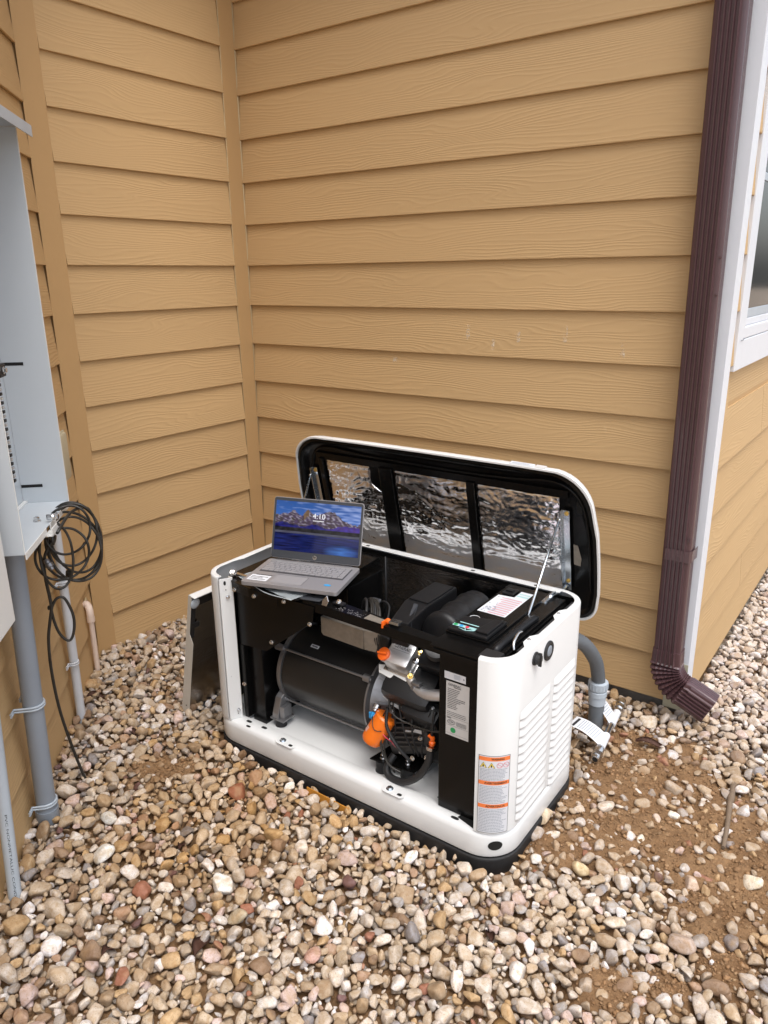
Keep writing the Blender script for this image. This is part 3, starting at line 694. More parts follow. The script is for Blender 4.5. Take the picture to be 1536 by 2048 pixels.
# ------------------------------------------------------------------ black cable coil
CO_ = json.loads('''{"loops": [[[0.715, -1.4, 0.868], [0.717, -1.405, 0.831], [0.707, -1.412, 0.794], [0.696, -1.426, 0.765], [0.69, -1.448, 0.75], [0.679, -1.47, 0.744], [0.662, -1.489, 0.749], [0.651, -1.508, 0.767], [0.648, -1.525, 0.797], [0.642, -1.533, 0.831], [0.635, -1.534, 0.867], [0.64, -1.532, 0.906], [0.65, -1.524, 0.941], [0.654, -1.507, 0.966], [0.661, -1.487, 0.982], [0.678, -1.469, 0.99], [0.691, -1.449, 0.985], [0.697, -1.427, 0.967], [0.705, -1.412, 0.94], [0.716, -1.405, 0.908]], [[0.724, -1.406, 0.888], [0.727, -1.408, 0.855], [0.72, -1.412, 0.821], [0.711, -1.422, 0.794], [0.707, -1.441, 0.777], [0.697, -1.46, 0.77], [0.681, -1.476, 0.771], [0.672, -1.494, 0.785], [0.668, -1.512, 0.81], [0.661, -1.522, 0.839], [0.653, -1.525, 0.871], [0.656, -1.526, 0.906], [0.663, -1.522, 0.938], [0.666, -1.508, 0.962], [0.671, -1.492, 0.979], [0.686, -1.476, 0.988], [0.698, -1.459, 0.986], [0.704, -1.438, 0.972], [0.712, -1.422, 0.95], [0.723, -1.414, 0.923]], [[0.729, -1.42, 0.898], [0.736, -1.416, 0.866], [0.731, -1.414, 0.83], [0.724, -1.421, 0.798], [0.721, -1.439, 0.775], [0.71, -1.46, 0.759], [0.692, -1.48, 0.751], [0.679, -1.504, 0.756], [0.671, -1.529, 0.773], [0.66, -1.546, 0.797], [0.648, -1.556, 0.825], [0.647, -1.564, 0.859], [0.652, -1.564, 0.893], [0.653, -1.554, 0.921], [0.658, -1.538, 0.944], [0.674, -1.521, 0.962], [0.688, -1.5, 0.969], [0.696, -1.473, 0.963], [0.708, -1.451, 0.949], [0.724, -1.435, 0.928]], [[0.736, -1.429, 0.874], [0.734, -1.441, 0.848], [0.722, -1.453, 0.824], [0.71, -1.469, 0.808], [0.704, -1.491, 0.803], [0.695, -1.509, 0.807], [0.681, -1.522, 0.817], [0.675, -1.534, 0.837], [0.676, -1.543, 0.864], [0.674, -1.543, 0.892], [0.672, -1.536, 0.919], [0.68, -1.528, 0.947], [0.692, -1.517, 0.97], [0.697, -1.497, 0.984], [0.705, -1.478, 0.99], [0.719, -1.462, 0.989], [0.73, -1.448, 0.978], [0.732, -1.433, 0.958], [0.735, -1.425, 0.932], [0.741, -1.427, 0.905]], [[0.749, -1.429, 0.874], [0.754, -1.429, 0.843], [0.747, -1.43, 0.81], [0.74, -1.438, 0.783], [0.736, -1.456, 0.765], [0.727, -1.475, 0.756], [0.71, -1.492, 0.754], [0.7, -1.512, 0.764], [0.695, -1.532, 0.786], [0.686, -1.543, 0.811], [0.677, -1.548, 0.84], [0.679, -1.552, 0.872], [0.686, -1.55, 0.904], [0.687, -1.538, 0.928], [0.692, -1.522, 0.945], [0.707, -1.507, 0.957], [0.719, -1.489, 0.958], [0.725, -1.466, 0.947], [0.734, -1.449, 0.929], [0.747, -1.439, 0.905]], [[0.741, -1.466, 0.88], [0.737, -1.481, 0.865], [0.723, -1.495, 0.852], [0.711, -1.511, 0.847], [0.707, -1.53, 0.852], [0.7, -1.545, 0.863], [0.689, -1.552, 0.877], [0.686, -1.558, 0.897], [0.691, -1.562, 0.921], [0.692, -1.557, 0.943], [0.692, -1.545, 0.961], [0.702, -1.534, 0.979], [0.715, -1.52, 0.991], [0.721, -1.501, 0.994], [0.727, -1.483, 0.991], [0.739, -1.471, 0.983], [0.747, -1.462, 0.968], [0.746, -1.452, 0.946], [0.746, -1.451, 0.923], [0.749, -1.458, 0.902]], [[0.73, -1.507, 0.785], [0.723, -1.528, 0.778], [0.707, -1.546, 0.776], [0.694, -1.564, 0.782], [0.691, -1.582, 0.798], [0.686, -1.593, 0.818], [0.678, -1.595, 0.839], [0.679, -1.594, 0.863], [0.688, -1.59, 0.889], [0.693, -1.576, 0.908], [0.698, -1.557, 0.922], [0.711, -1.54, 0.931], [0.726, -1.522, 0.934], [0.733, -1.501, 0.927], [0.739, -1.484, 0.912], [0.75, -1.475, 0.894], [0.755, -1.471, 0.872], [0.749, -1.468, 0.845], [0.745, -1.475, 0.821], [0.743, -1.491, 0.802]], [[0.739, -1.514, 0.853], [0.741, -1.518, 0.823], [0.733, -1.522, 0.793], [0.726, -1.53, 0.77], [0.724, -1.544, 0.758], [0.718, -1.557, 0.754], [0.707, -1.566, 0.758], [0.701, -1.576, 0.774], [0.702, -1.587, 0.799], [0.698, -1.59, 0.827], [0.693, -1.588, 0.856], [0.697, -1.587, 0.888], [0.705, -1.582, 0.917], [0.706, -1.571, 0.937], [0.709, -1.559, 0.949], [0.721, -1.549, 0.955], [0.729, -1.539, 0.951], [0.73, -1.526, 0.934], [0.734, -1.518, 0.912], [0.741, -1.516, 0.886]]], "small": [[0.669, -1.563, 0.684], [0.676, -1.55, 0.709], [0.686, -1.533, 0.71], [0.692, -1.522, 0.683], [0.696, -1.515, 0.645], [0.695, -1.517, 0.607], [0.69, -1.526, 0.575], [0.684, -1.537, 0.568], [0.675, -1.552, 0.59], [0.67, -1.561, 0.626], [0.668, -1.565, 0.668]], "strand": [[0.682, -1.539, 0.891], [0.672, -1.557, 0.858], [0.667, -1.566, 0.821], [0.667, -1.567, 0.774], [0.668, -1.564, 0.717], [0.668, -1.564, 0.684], [0.664, -1.572, 0.645], [0.658, -1.582, 0.59], [0.655, -1.587, 0.515], [0.655, -1.587, 0.43], [0.658, -1.583, 0.34], [0.664, -1.573, 0.247], [0.671, -1.559, 0.15], [0.679, -1.545, 0.069], [0.684, -1.536, 0.054]]}''')
cb = empty('cable_coil', 'coiled black cable hanging below the grey cabinet, its tail running into the gravel', 'cable')
for i, lp in enumerate(CO_['loops']):
    bm = bmesh.new(); tube(bm, smooth_path(lp, 3, True), .0038, 8, closed=True); finish('loop', bm, M['cable'], cb)
bm = bmesh.new(); tube(bm, smooth_path(CO_['small'], 4, True), .0043, 8, closed=True); finish('loop', bm, M['cable'], cb)
bm = bmesh.new(); tube(bm, smooth_path(CO_['strand'], 4), .0046, 8); finish('tail', bm, M['cable'], cb)
bm = bmesh.new(); sp_ = [V(p) + V((.006, -.004, 0)) for p in CO_['strand'][:9]]; tube(bm, smooth_path(sp_, 4), .0043, 8); finish('tail', bm, M['cable'], cb)
Lp = [V(p) for p in CO_['loops'][0]]; top = max(Lp, key=lambda p: p.z); hk = Lw(1.0, .157, .955)
bm = bmesh.new()
tube(bm, smooth_path([hk, hk + V((0, 0, -.03)), (hk + V(CO_['strand'][0])) / 2 + V((0, .01, 0)), V(CO_['strand'][0])], 5), .0045, 8)
tube(bm, smooth_path([hk + V((.01, .01, 0)), (hk + Lp[16]) / 2 + V((0.0, .02, .01)), Lp[17], Lp[18]], 5), .0043, 8)
finish('hanger_strand', bm, M['cable'], cb)
bm = bmesh.new(); tm = V(CO_['strand'][5]); lathe(bm, tm - V((.006, .006, 0)), (1, .7, .1), [(0, .007), (.012, .007)], 10); lathe(bm, V(CO_['loops'][0][6]), (.3, -.2, 1), [(0, .008), (.012, .011), (.03, .009)], 10); finish('cable_tie', bm, M['cable'], cb)
bm = bmesh.new(); q = V(CO_['strand'][2]); lathe(bm, q + V((.012, .0, .02)), (.5, .2, -.8), [(0, .006), (.006, .009), (.014, .009), (.016, .011), (.026, .011), (.028, .007), (.036, .006)], 14); finish('connector', bm, M['alu'], cb, 40)
# ------------------------------------------------------------------ generator
GX, GY, GL, GW, GZB, GZT = .79, -1.10, 1.158, .55, .05, .67
X1, Y1 = GX + GL, GY + GW
pad = bmesh.new()
po = arc(X1 - .112 + .008, GY + .112 - .008, .112, -90, 0, 10) + arc(X1 - .112 + .008, Y1 - .112 + .008, .112, 0, 90, 8) + arc(GX + .112 - .008, Y1 - .112 + .008, .112, 90, 180, 8) + arc(GX + .112 - .008, GY + .112 - .008, .112, 180, 270, 10)
prism(pad, [(x, y, -.03) for x, y in po], (0, 0, .076), bev=.006)
pado = tag(finish('equipment_pad', pad, M['rubber']), 'black composite pad lying on the gravel under the white generator', 'equipment pad')
gen = empty('generator', 'white standby generator with open lid and its front panel removed', 'generator')
RR = .09
def outline(off=0.0, r=RR, closed=True):
    p = arc(X1 - r, GY + r, r + off, -90, 0, 10) + arc(X1 - r, Y1 - r, r + off, 0, 90, 10) + arc(GX + r, Y1 - r, r + off, 90, 180, 10) + arc(GX + r, GY + r, r + off, 180, 270, 10)
    return p
# base tray: outer skirt, rolled shoulder, flat flange and inner lip
bm = bmesh.new()
sweep(bm, outline(.006, .107), [(.014, .050), (.003, .051), (0, .059), (.001, .112), (.004, .123), (.012, .1300), (.055, .1305), (.058, .1285), (.0585, .117), (.054, .117), (.014, .117), (.011, .112)], True)
bo = finish('base_tray', bm, M['white'], gen, 50)
bm = bmesh.new(); bx(GX + .05, X1 - .05, GY + .05, Y1 - .05, .104, .1145, bm); finish('tray_floor', bm, M['white'], bo)
bm = bmesh.new()
def hole(bm, x, y, rx, ry=None, rot=0, z=.1307):
    ry = ry or rx; pts = []
    for k in range(16):
        a = 2 * PI * k / 16; u = rx * math.copysign(abs(math.cos(a)) ** .6, math.cos(a)); v = ry * math.copysign(abs(math.sin(a)) ** .8, math.sin(a))
        pts.append(bm.verts.new((x + u * math.cos(rot) - v * math.sin(rot), y + u * math.sin(rot) + v * math.cos(rot), z)))
    bm.faces.new(pts)
for x, y, a, b_ in ((.946, -1.068, .012, .006), (.965, -1.091, .010, .0045), (1.017, -1.066, .012, .006), (1.790, -1.085, .013, .0055), (1.855, -1.072, .01, .006)): hole(bm, x, y, a, b_)
finish('slot', bm, M['hole'], bo)
for x in (1.124, 1.563):
    bm = bmesh.new(); prism(bm, [(px, py, .1306) for px, py in arc(x - .006, -1.088, .019, 100, 260, 8) + arc(x + .044, -1.092, .015, -80, 80, 8)], (0, 0, .0016), bev=.0006); pp = finish('boss', bm, M['white'], bo)
    bm = bmesh.new(); hexbolt(bm, (x, -1.087, .132), (0, 0, 1), .0085, .006); finish('bolt', bm, M['zinc'], pp)
    bm = bmesh.new(); hole(bm, x + .040, -1.094, .008, .0055, 0, .1326); finish('bolt_hole', bm, M['hole'], pp)
bm = bmesh.new()     # round lifting hole in the base corner
ca = math.radians(-48); nn = V((math.cos(ca), math.sin(ca), 0)); tt = V((-nn.y, nn.x, 0))
def cmapb(u, v, L=0.0):
    a = ca + u / .113; rr = .1138 + L; return V((X1 - .107 + rr * math.cos(a), GY + .107 + rr * math.sin(a), .091 + v))
c0 = bm.verts.new(cmapb(0, 0)); ringv = [bm.verts.new(cmapb(.021 * math.cos(2 * PI * k / 20), .0155 * math.sin(2 * PI * k / 20))) for k in range(20)]
for k in range(20): bm.faces.new((c0, ringv[k], ringv[(k + 1) % 20]))
finish('lifting_hole', bm, M['hole'], bo)
# enclosure walls: right, rear and left in one folded sheet with inward rim flange
path = [(1.860, GY)] + arc(X1 - RR, GY + RR, RR, -90, 0, 12)[1:] + arc(X1 - RR, Y1 - RR, RR, 0, 90, 10) + arc(GX + RR, Y1 - RR, RR, 90, 180, 10) + arc(GX + RR, GY + RR, RR, 180, 268, 12)
path = [(X1 - RR + .0005, GY)] + path[2:]
bm = bmesh.new()
sweep(bm, path, [(0, .1308), (0, .6640), (.0015, .6685), (.005, .6705), (.017, .6705), (.019, .6695), (.019, .6675), (.006, .6665), (.0035, .663), (.0035, .1308)])
shell = finish('enclosure', bm, M['white'], gen, 50)
# rear top flange is wider
bm = bmesh.new(); bx(GX + .085, X1 - .085, Y1 - .036, Y1 - .0195, .6680, .6702, bm, .0008); finish('rear_flange', bm, M['white'], shell)
bm = bmesh.new()
for x in (1.11, 1.55, 1.78): hole(bm, x, Y1 - .024, .0075, .005, 0, .6709)
finish('bolt_hole', bm, M['hole'], shell)
# side rim tabs
for y0 in (-.93, -.73):
    bm = bmesh.new(); prism(bm, [(X1 - .0185, y0 - .045, .6676), (X1 - .034, y0 - .02, .6676), (X1 - .034, y0 + .02, .6676), (X1 - .0185, y0 + .045, .6676)], (0, 0, .002), bev=.0006); tb = finish('rim_tab', bm, M['white'], shell)
    bm = bmesh.new(); hexbolt(bm, (X1 - .026, y0, .6697), (0, 0, 1), .004, .003); finish('rivet', bm, M['steel'], tb)
for y0 in (-.80,):
    bm = bmesh.new(); prism(bm, [(GX + .0185, y0 - .16, .6676), (GX + .030, y0 - .12, .6676), (GX + .026, y0, .6676), (GX + .030, y0 + .08, .6676), (GX + .0185, y0 + .12, .6676)], (0, 0, .002), bev=.0006); finish('rim_tab', bm, M['white'], shell)
# left post return
bm = bmesh.new(); prism(bm, [(.8835, GY - .0003, .1312), (.8865, GY - .0003, .1312), (.9065, GY + .0395, .1312), (.9035, GY + .0410, .1312)], (0, 0, .533), bev=.0009)
post = finish('post_return', bm, M['white'], shell)
bm = bmesh.new(); bx(.8845, .9035, GY + .0405, GY + .044, .1315, .663, bm, .001); finish('post_edge', bm, M['beige_white'], shell)
pn = V((.0395, -.0200, 0)).normalized()
def onpost(t, z, L=.0012): return V((.8865 + (.9065 - .8865) * t, GY + .0398 * t, z)) + pn * L
for (t_, z, r) in ((.55, .598, .0052), (.70, .165, .0052)):
    bm = bmesh.new(); hexbolt(bm, onpost(t_, z), pn, r, .006); finish('bolt', bm, M['steel'], post)
for (t_, z, r) in ((.40, .648, .008), (.45, .624, .0028), (.66, .150, .0028), (.35, .30, .0012)):
    bm = bmesh.new(); c = onpost(t_, z, .0006); e1 = V((.4485, .8937, 0)); rv = [bm.verts.new(c + e1 * (r * .55 * math.cos(2 * PI * k / 12)) + V((0, 0, r * math.sin(2 * PI * k / 12)))) for k in range(12)]; bm.faces.new(rv); finish('hole', bm, M['hole'], post)
# louvres pressed into the right side
def louver(y0, y1, z, h=.0250, d=.0088):
    bm = bmesh.new(); n = 10; rows = []
    for i in range(n + 1):
        f = i / n; y = y0 + (y1 - y0) * f; k = min(1.0, min(f, 1 - f) / .10); k = math.sin(k * PI / 2)
        rows.append([bm.verts.new((X1 + .0004 + d * k * q, y, z + h * w)) for q, w in ((0, 0.0), (.85, .03), (1.0, .10), (.93, .24), (.62, .52), (.28, .80), (0, 1.0))])
    for a, b in zip(rows[:-1], rows[1:]):
        for k in range(6): bm.faces.new((a[k], b[k], b[k + 1], a[k + 1]))
    bmesh.ops.recalc_face_normals(bm, faces=bm.faces)
    return bm
for i in range(13): finish('louver', louver(-1.022, -.822, .150 + i * .0270), M['white'], shell, 180)
for i in range(14): finish('louver', louver(-.800, -.640, .128 + i * .0265), M['white'], shell, 180)
# port plug and push button
bm = bmesh.new(); lathe(bm, (X1, -.944, .627), (1, 0, 0), [(0, .019), (.004, .019), (.005, .015), (.016, .015), (.017, .0135)], 24); bx(X1 + .010, X1 + .020, -.947, -.941, .607, .647, bm, .002); finish('port_plug', bm, M['rubber'], gen, 40)
bm = bmesh.new(); lathe(bm, (X1, -.857, .613), (1, 0, 0), [(0, .029), (.004, .029), (.006, .027), (.006, .0185), (.004, .018)], 28); kb = finish('sight_bezel', bm, M['rubber'], gen, 40)
bm = bmesh.new(); lathe(bm, (X1 + .004, -.857, .613), (1, 0, 0), [(0, .016), (.0015, .016), (.002, .0155), (.003, .009), (.003, .0085)], 24); finish('sight_button', bm, M['pvc_grey'], kb, 40)
# warning label bent round the corner
def wmap(u, v, L=0.0):
    a = math.radians(-83) + u / (RR); r = RR + .0007 + L; return V((X1 - RR + r * math.cos(a), GY + RR + r * math.sin(a), .135 + v))
W_, H_ = .0875, .250
bm = bmesh.new(); quad(bm, wmap, 0, W_, 0, H_, 0, 14); warn = finish('warning_label', bm, M['paper'], gen, 180)
bm = bmesh.new(); f1 = lambda u, v: wmap(u, v, .0003)
for (a, b, c, d) in ((0, W_, 0, .0012), (0, W_, H_ - .0012, H_), (0, .0012, .0012, H_ - .0012), (W_ - .0012, W_, .0012, H_ - .0012)): quad(bm, f1, a, b, c, d, 0, 12 if b - a > .01 else 1)
finish('border', bm, M['ink'], warn)
bars = (H_ - .0165, .1575, .0825)
for z in bars:
    bm = bmesh.new(); quad(bm, lambda u, v: wmap(u, v, .0002), .0012, W_ - .0012, z, z + .0125, 0, 12); finish('header', bm, M['lab_orange'], warn)
bm = bmesh.new(); f2 = lambda u, v: wmap(u, v, .0006)
for word, z, u0, w in (('WARNING', bars[0], .034, .036), ('AVERTISSEMENT', bars[1], .017, .064), ('ADVERTENCIA', bars[2], .022, .054)): put_text(bm, word, f2, u0, z + .003, w, .0070)
f3 = lambda u, v: wmap(u, v, .0003)
finish('heading', bm, M['ink'], warn)
bm = bmesh.new()
microtext(bm, f3, .004, W_ - .004, .170, bars[0] - .024, 9, 0, 1, .42, .25)
microtext(bm, f3, .004, W_ - .004, .097, .155, 12, 0, 2, .42, .25)
microtext(bm, f3, .004, W_ - .004, .004, .080, 15, 0, 3, .42, .25)
finish('fine_print', bm, M['ink_soft'], warn)
bm = bmesh.new()
for i, cu in enumerate((.013, .035)):
    zz = bars[0] - .0215; vs = [bm.verts.new(f3(cu + dx, zz + dz)) for dx, dz in ((-.0095, 0), (.0095, 0), (0, .0165))]; bm.faces.new(vs)
finish('hazard_triangle', bm, M['lab_yellow'], warn)
bm = bmesh.new()
for i, cu in enumerate((.013, .035)):
    zz = bars[0] - .0195; vs = [bm.verts.new(f2(cu + dx, zz + dz)) for dx, dz in ((-.002, 0), (.0022, .001), (.0005, .0085), (-.0015, .007))]; bm.faces.new(vs)
    for a_, b_ in (((-.0095, -.002), (.0095, -.002)), ((.0095, -.002), (0, .0145)), ((0, .0145), (-.0095, -.002))): tube(bm, [f3(cu + a_[0], zz + a_[1]), f3(cu + b_[0], zz + b_[1])], .0004, 4)
finish('hazard_mark', bm, M['ink'], warn)
bm = bmesh.new()
for cu in (.0575, .0760):
    c = [f3(cu + .0082 * math.cos(2 * PI * k / 20), bars[0] - .0130 + .0078 * math.sin(2 * PI * k / 20)) for k in range(20)]; tube(bm, c, .0006, 5, closed=True); tube(bm, [f3(cu - .006, bars[0] - .008), f3(cu + .006, bars[0] - .018)], .0006, 5)
finish('prohibition_mark', bm, M['ink_red'], warn)

# ---- inner black sheet metal
# right front black panel (control cabinet) with labels
bm = bmesh.new(); bx(1.722, 1.900, -1.068, -.61, .1315, .652, bm, .003); cc = finish('control_cabinet', bm, M['black'], gen)
bm = bmesh.new(); bx(1.700, 1.893, -1.086, -.60, .6525, .6585, bm, .0025); sh_ = finish('cabinet_top', bm, M['black'], gen)
bm = bmesh.new(); bx(1.712, 1.86, -1.0905, -1.0698, .640, .652, bm, .001); finish('top_lip', bm, M['black'], gen)
fp = planemap((1.7395, -1.0684, .385), (1, 0, 0), (0, 0, 1))
bm = bmesh.new(); quad(bm, lifted(fp, .0006), .006, .079, .0, .170, 0); dp = finish('data_plate', bm, M['label_grey'], cc)
bm = bmesh.new(); g = lifted(fp, .0010)
put_text(bm, 'GENERAC', g, .013, .157, .040, .0075); quad(bm, g, .030, .053, .1535, .1555, 0)
microtext(bm, g, .011, .066, .085, .150, 12, 0, 5, .38, .5); microtext(bm, g, .010, .074, .062, .078, 3, 0, 6, .30, .1); microtext(bm, g, .040, .074, .036, .050, 5, 0, 7, .40, .1); microtext(bm, g, .010, .024, .054, .060, 2, 0, 8, .6, .3)
quad(bm, g, .008, .077, .0585, .0590, 0); quad(bm, g, .008, .077, .0325, .0330, 0); quad(bm, g, .008, .077, .007, .0075, 0)
c_ = [g(.024 + .012 * math.cos(2 * PI * k / 20), .044 + .0065 * math.sin(2 * PI * k / 20)) for k in range(20)]; tube(bm, c_, .0006, 4, closed=True); put_text(bm, 'CSA', g, .016, .0415, .016, .005)
finish('print', bm, M['ink'], dp)
bm = bmesh.new(); vs = [bm.verts.new(lifted(fp, .0012)(.030 + .0085 * math.cos(2 * PI * k / 20), .0195 + .0085 * math.sin(2 * PI * k / 20))) for k in range(20)]; bm.faces.new(vs); finish('green_seal', bm, M['green'], dp)
bm = bmesh.new(); quad(bm, lifted(fp, .0006), .0, .067, .176, .1985, 0); bl = finish('barcode_label', bm, M['paper'], cc)
bm = bmesh.new(); g = lifted(fp, .001); microtext(bm, g, .030, .056, .181, .195, 5, 0, 11, .4, .3); vs = [bm.verts.new(g(.061 + .0025 * math.cos(2 * PI * k / 12), .1875 + .003 * math.sin(2 * PI * k / 12))) for k in range(12)]; bm.faces.new(vs)
finish('print', bm, M['ink_soft'], bl)
bm = bmesh.new(); hexbolt(bm, (1.842, -1.060, .134), (0, 0, 1), .006, .006); finish('bolt', bm, M['brass'], gen)
bm = bmesh.new(); prism(bm, [(1.795, -1.078, .1310), (1.87, -1.098, .1310), (1.90, -1.06, .1310), (1.80, -1.06, .1310)], (0, 0, .0008)); prism(bm, [(1.690, -1.02, .1150), (1.722, -1.044, .1310), (1.722, -.98, .1310)], (0, 0, .001)); finish('notch', bm, M['hole'], gen)
bm = bmesh.new(); hexbolt(bm, (1.711, -1.012, .118), (0, 0, 1), .006, .006); finish('bolt', bm, M['brass'], gen)
# console on top
con = finish('control_console', bx(1.700, 1.838, -1.000, -.600, .6588, .6655, bev=.002), M['black'], gen)
bm = bmesh.new(); prism(bm, [(1.705, -.998, .6657), (1.828, -.998, .6657), (1.828, -.872, .6657), (1.705, -.905, .6657)], (0, 0, .010), bev=.003); kp = finish('keypad', bm, M['black_matt'], con)
bm = bmesh.new(); prism(bm, [(1.785, -.985, .6760), (1.824, -.985, .6760), (1.824, -.885, .6760), (1.798, -.895, .6760)], (0, 0, .008), bev=.003); finish('display_hood', bm, M['black_matt'], kp)
ft = planemap((1.700, -1.000, .6762), (1, 0, 0), (0, 1, 0))
bm = bmesh.new(); g = lifted(ft, .0006)
for (u0, u1, v0, v1) in ((.008, .082, .022, .036),):
    quad(bm, g, u0, u1, v0, v1, 0)
quad(bm, g, .018, .078, .048, .053, 0)
for a_, b_ in (((.034, .014), (.058, .009)), ((.058, .009), (.080, .020)), ((.080, .020), (.058, .030)), ((.050, .022), (.058, .009))): tube(bm, [g(*a_), g(*b_)], .0015, 4)
finish('keypad_print', bm, M['teal'], kp)
for u, mm in ((.016, 'green'), (.034, 'blue'), (.053, 'red')):
    bm = bmesh.new(); lathe(bm, lifted(ft, .0004)(u, .029), (0, 0, 1), [(0, .0058), (.0012, .0058), (.0016, .004)], 16); finish('key', bm, M[mm], kp)
bm = bmesh.new(); g = planemap((1.729, -.886, .6657), (1, 0, 0), (0, 1, 0), .0006)
tube(bm, [g(.0155 * math.cos(2 * PI * k / 28), .0155 * math.sin(2 * PI * k / 28)) for k in range(28)], .0010, 4, closed=True); put_text(bm, '24', g, -.002, -.008, .014, .011)
finish('rating_badge', bm, M['paper'], con)
bm = bmesh.new(); g = planemap((1.700, -.835, .6656), (1, 0, 0), (0, 1, 0), .0006)
vs = [bm.verts.new(g(u, v)) for u, v in ((.009, .0), (.101, .0), (.101, .197), (.060, .197), (.060, .145), (.009, .138))]; bm.faces.new(vs); il = finish('instruction_label', bm, M['paper'], con)
bm = bmesh.new(); g2 = lifted(g, .0004)
for i in range(9):
    v = .006 + i * .0145; quad(bm, g2, .040 if i < 7 else .03, .096, v, v + .0035, 0)
finish('print_line', bm, M['ink_red'], il)
bm = bmesh.new()
for i in range(9): quad(bm, g2, .042, .094, .0125 + i * .0145, .0137 + i * .0145, 0)
for (u, v, r) in ((.018, .012, .0035), (.017, .125, .003), (.015, .07, .003)): bm.faces.new([bm.verts.new(g2(u + r * math.cos(2 * PI * k / 10), v + r * math.sin(2 * PI * k / 10))) for k in range(10)])
r_ = random.Random(3)
for i in range(22):
    u = .034 + r_.gauss(0, .008); v = .036 + r_.gauss(0, .013); s_ = r_.uniform(.001, .0035); quad(bm, lifted(g, .0005 + i * 2e-5), u - s_, u + s_, v - s_, v + s_, 0)
finish('diagram', bm, M['ink_soft'], il)
bm = bmesh.new(); quad(bm, g2, .062, .100, .155, .164, 0); quad(bm, g2, .062, .100, .174, .180, 0); finish('print_block', bm, M['teal'], il)
bm = bmesh.new(); bx(1.715, 1.752, -.685, -.640, .6657, .672, bm, .002); bx(1.72, 1.745, -.672, -.655, .6722, .677, bm, .001); finish('fuse_block', bm, M['black_matt'], con)
# gutter between console and right wall with long rounded rib
bm = bmesh.new(); bx(1.842, 1.930, -1.040, -.60, .6150, .6190, bm); gut = finish('side_gutter', bm, M['black_matt'], gen)
bm = bmesh.new(); tube(bm, smooth_path([(1.868, -1.015, .652), (1.868, -1.00, .664), (1.872, -.80, .664), (1.872, -.785, .652)], 5), .011, 10); finish('rib', bm, M['black_matt'], gen)
bm = bmesh.new(); tube(bm, smooth_path([(1.905, -.985, .655), (1.898, -.975, .672), (1.893, -.94, .683), (1.893, -.915, .680)], 6), .0042, 8); finish('latch_wire', bm, M['steel'], gen)
bm = bmesh.new(); bx(X1 - .030, X1 - .0036, -1.0, -.62, .640, .6665, bm, .003); bx(1.845, X1 - .048, -1.078, -1.03, .645, .6665, bm, .004); finish('gasket', bm, M['rubber'], gen)

# left shelf, drop plate, front cross bar
bm = bmesh.new(); prism(bm, [(.9085, -1.068, .6500), (1.000, -1.082, .6500), (1.135, -1.084, .6500), (1.190, -1.062, .6500), (1.225, -1.0, .6500), (1.19, -.62, .6500), (.860, -.62, .6500), (.860, -1.03, .6500)], (0, 0, .005), bev=.001); shf = finish('left_shelf', bm, M['black'], gen)
bm = bmesh.new(); prism(bm, [(.9085, -1.066, .6495), (1.000, -1.0795, .6495), (1.130, -1.0815, .6495), (1.130, -1.0795, .6495), (1.0, -1.0775, .6495), (.9085, -1.064, .6495)], (0, 0, -.028)); finish('shelf_lip', bm, M['black'], shf)
for p in ((.925, -1.0700, .628), (1.028, -1.0815, .634), (1.150, -1.072, .642)):
    bm = bmesh.new(); hexbolt(bm, p, (0.1, -1, 0), .0056, .007); finish('bolt', bm, M['steel'], shf)
bm = bmesh.new(); prism(bm, [(.912, -1.050, .415), (.912, -1.050, .640), (1.255, -1.050, .640), (1.245, -1.050, .585), (1.037, -1.050, .425)], (0, .002, 0)); dpn = finish('drop_plate', bm, M['black'], gen)
for p in ((1.064, -1.0505, .466), (1.236, -1.0505, .578)):
    bm = bmesh.new(); hexbolt(bm, p, (0, -1, 0), .0056, .007); finish('bolt', bm, M['steel'], dpn)
bm = bmesh.new(); bx(.910, .928, -1.052, -1.0, .131, .4145, bm, .002); bx(.930, .992, -1.03, -.60, .1155, .412, bm, .002); lp = finish('left_baffle', bm, M['black'], gen)
bm = bmesh.new(); hexbolt(bm, (.921, -1.0535, .265), (0.2, -1, 0), .0056, .006); finish('bolt', bm, M['steel'], lp)
bm = bmesh.new(); bx(.948, 1.19, -.80, -.5895, .4, .6, bm, .004); finish('rear_baffle', bm, M['black'], gen)
bm = bmesh.new(); prism(bm, [(1.205, -1.046, .6230), (1.722, -1.046, .6120), (1.722, -1.046, .6400), (1.205, -1.046, .6500)], (0, .004, 0)); prism(bm, [(1.205, -1.0455, .6500), (1.722, -1.0455, .6400), (1.722, -1.012, .6400), (1.205, -.985, .6500)], (0, 0, .003), bev=.0005); cb_ = finish('cross_bar', bm, M['black'], gen)
bm = bmesh.new(); prism(bm, [(1.14, -1.040, .6545), (1.205, -1.05, .6545), (1.265, -1.035, .6545), (1.255, -.95, .6545), (1.20, -.93, .6545)], (0, 0, .003), bev=.0006); finish('bar_gusset', bm, M['laptop_dark'], cb_)
bm = bmesh.new(); hole(bm, 1.218, -1.008, .008, .006, 0, .6580); finish('gusset_hole', bm, M['hole'], cb_)
bm = bmesh.new(); hexbolt(bm, (1.325, -1.012, .662), (0, -.5, 1), .0065, .006); finish('bolt', bm, M['steel'], cb_)
bm = bmesh.new(); bx(1.305, 1.345, -1.022, -1.00, .6535, .660, bm, .003); finish('cable_clamp', bm, M['black_matt'], cb_)
bm = bmesh.new(); prism(bm, [(1.283, -1.046, .654), (1.302, -1.046, .654), (1.306, -1.040, .668), (1.296, -1.035, .684), (1.284, -1.04, .670)], (0, .003, 0), bev=.001); finish('foil_tab', bm, M['foil'], cb_)
g = planemap((1.33, -1.0455, .6508), (1, 0, -.02), (0, 1, 0), 0)
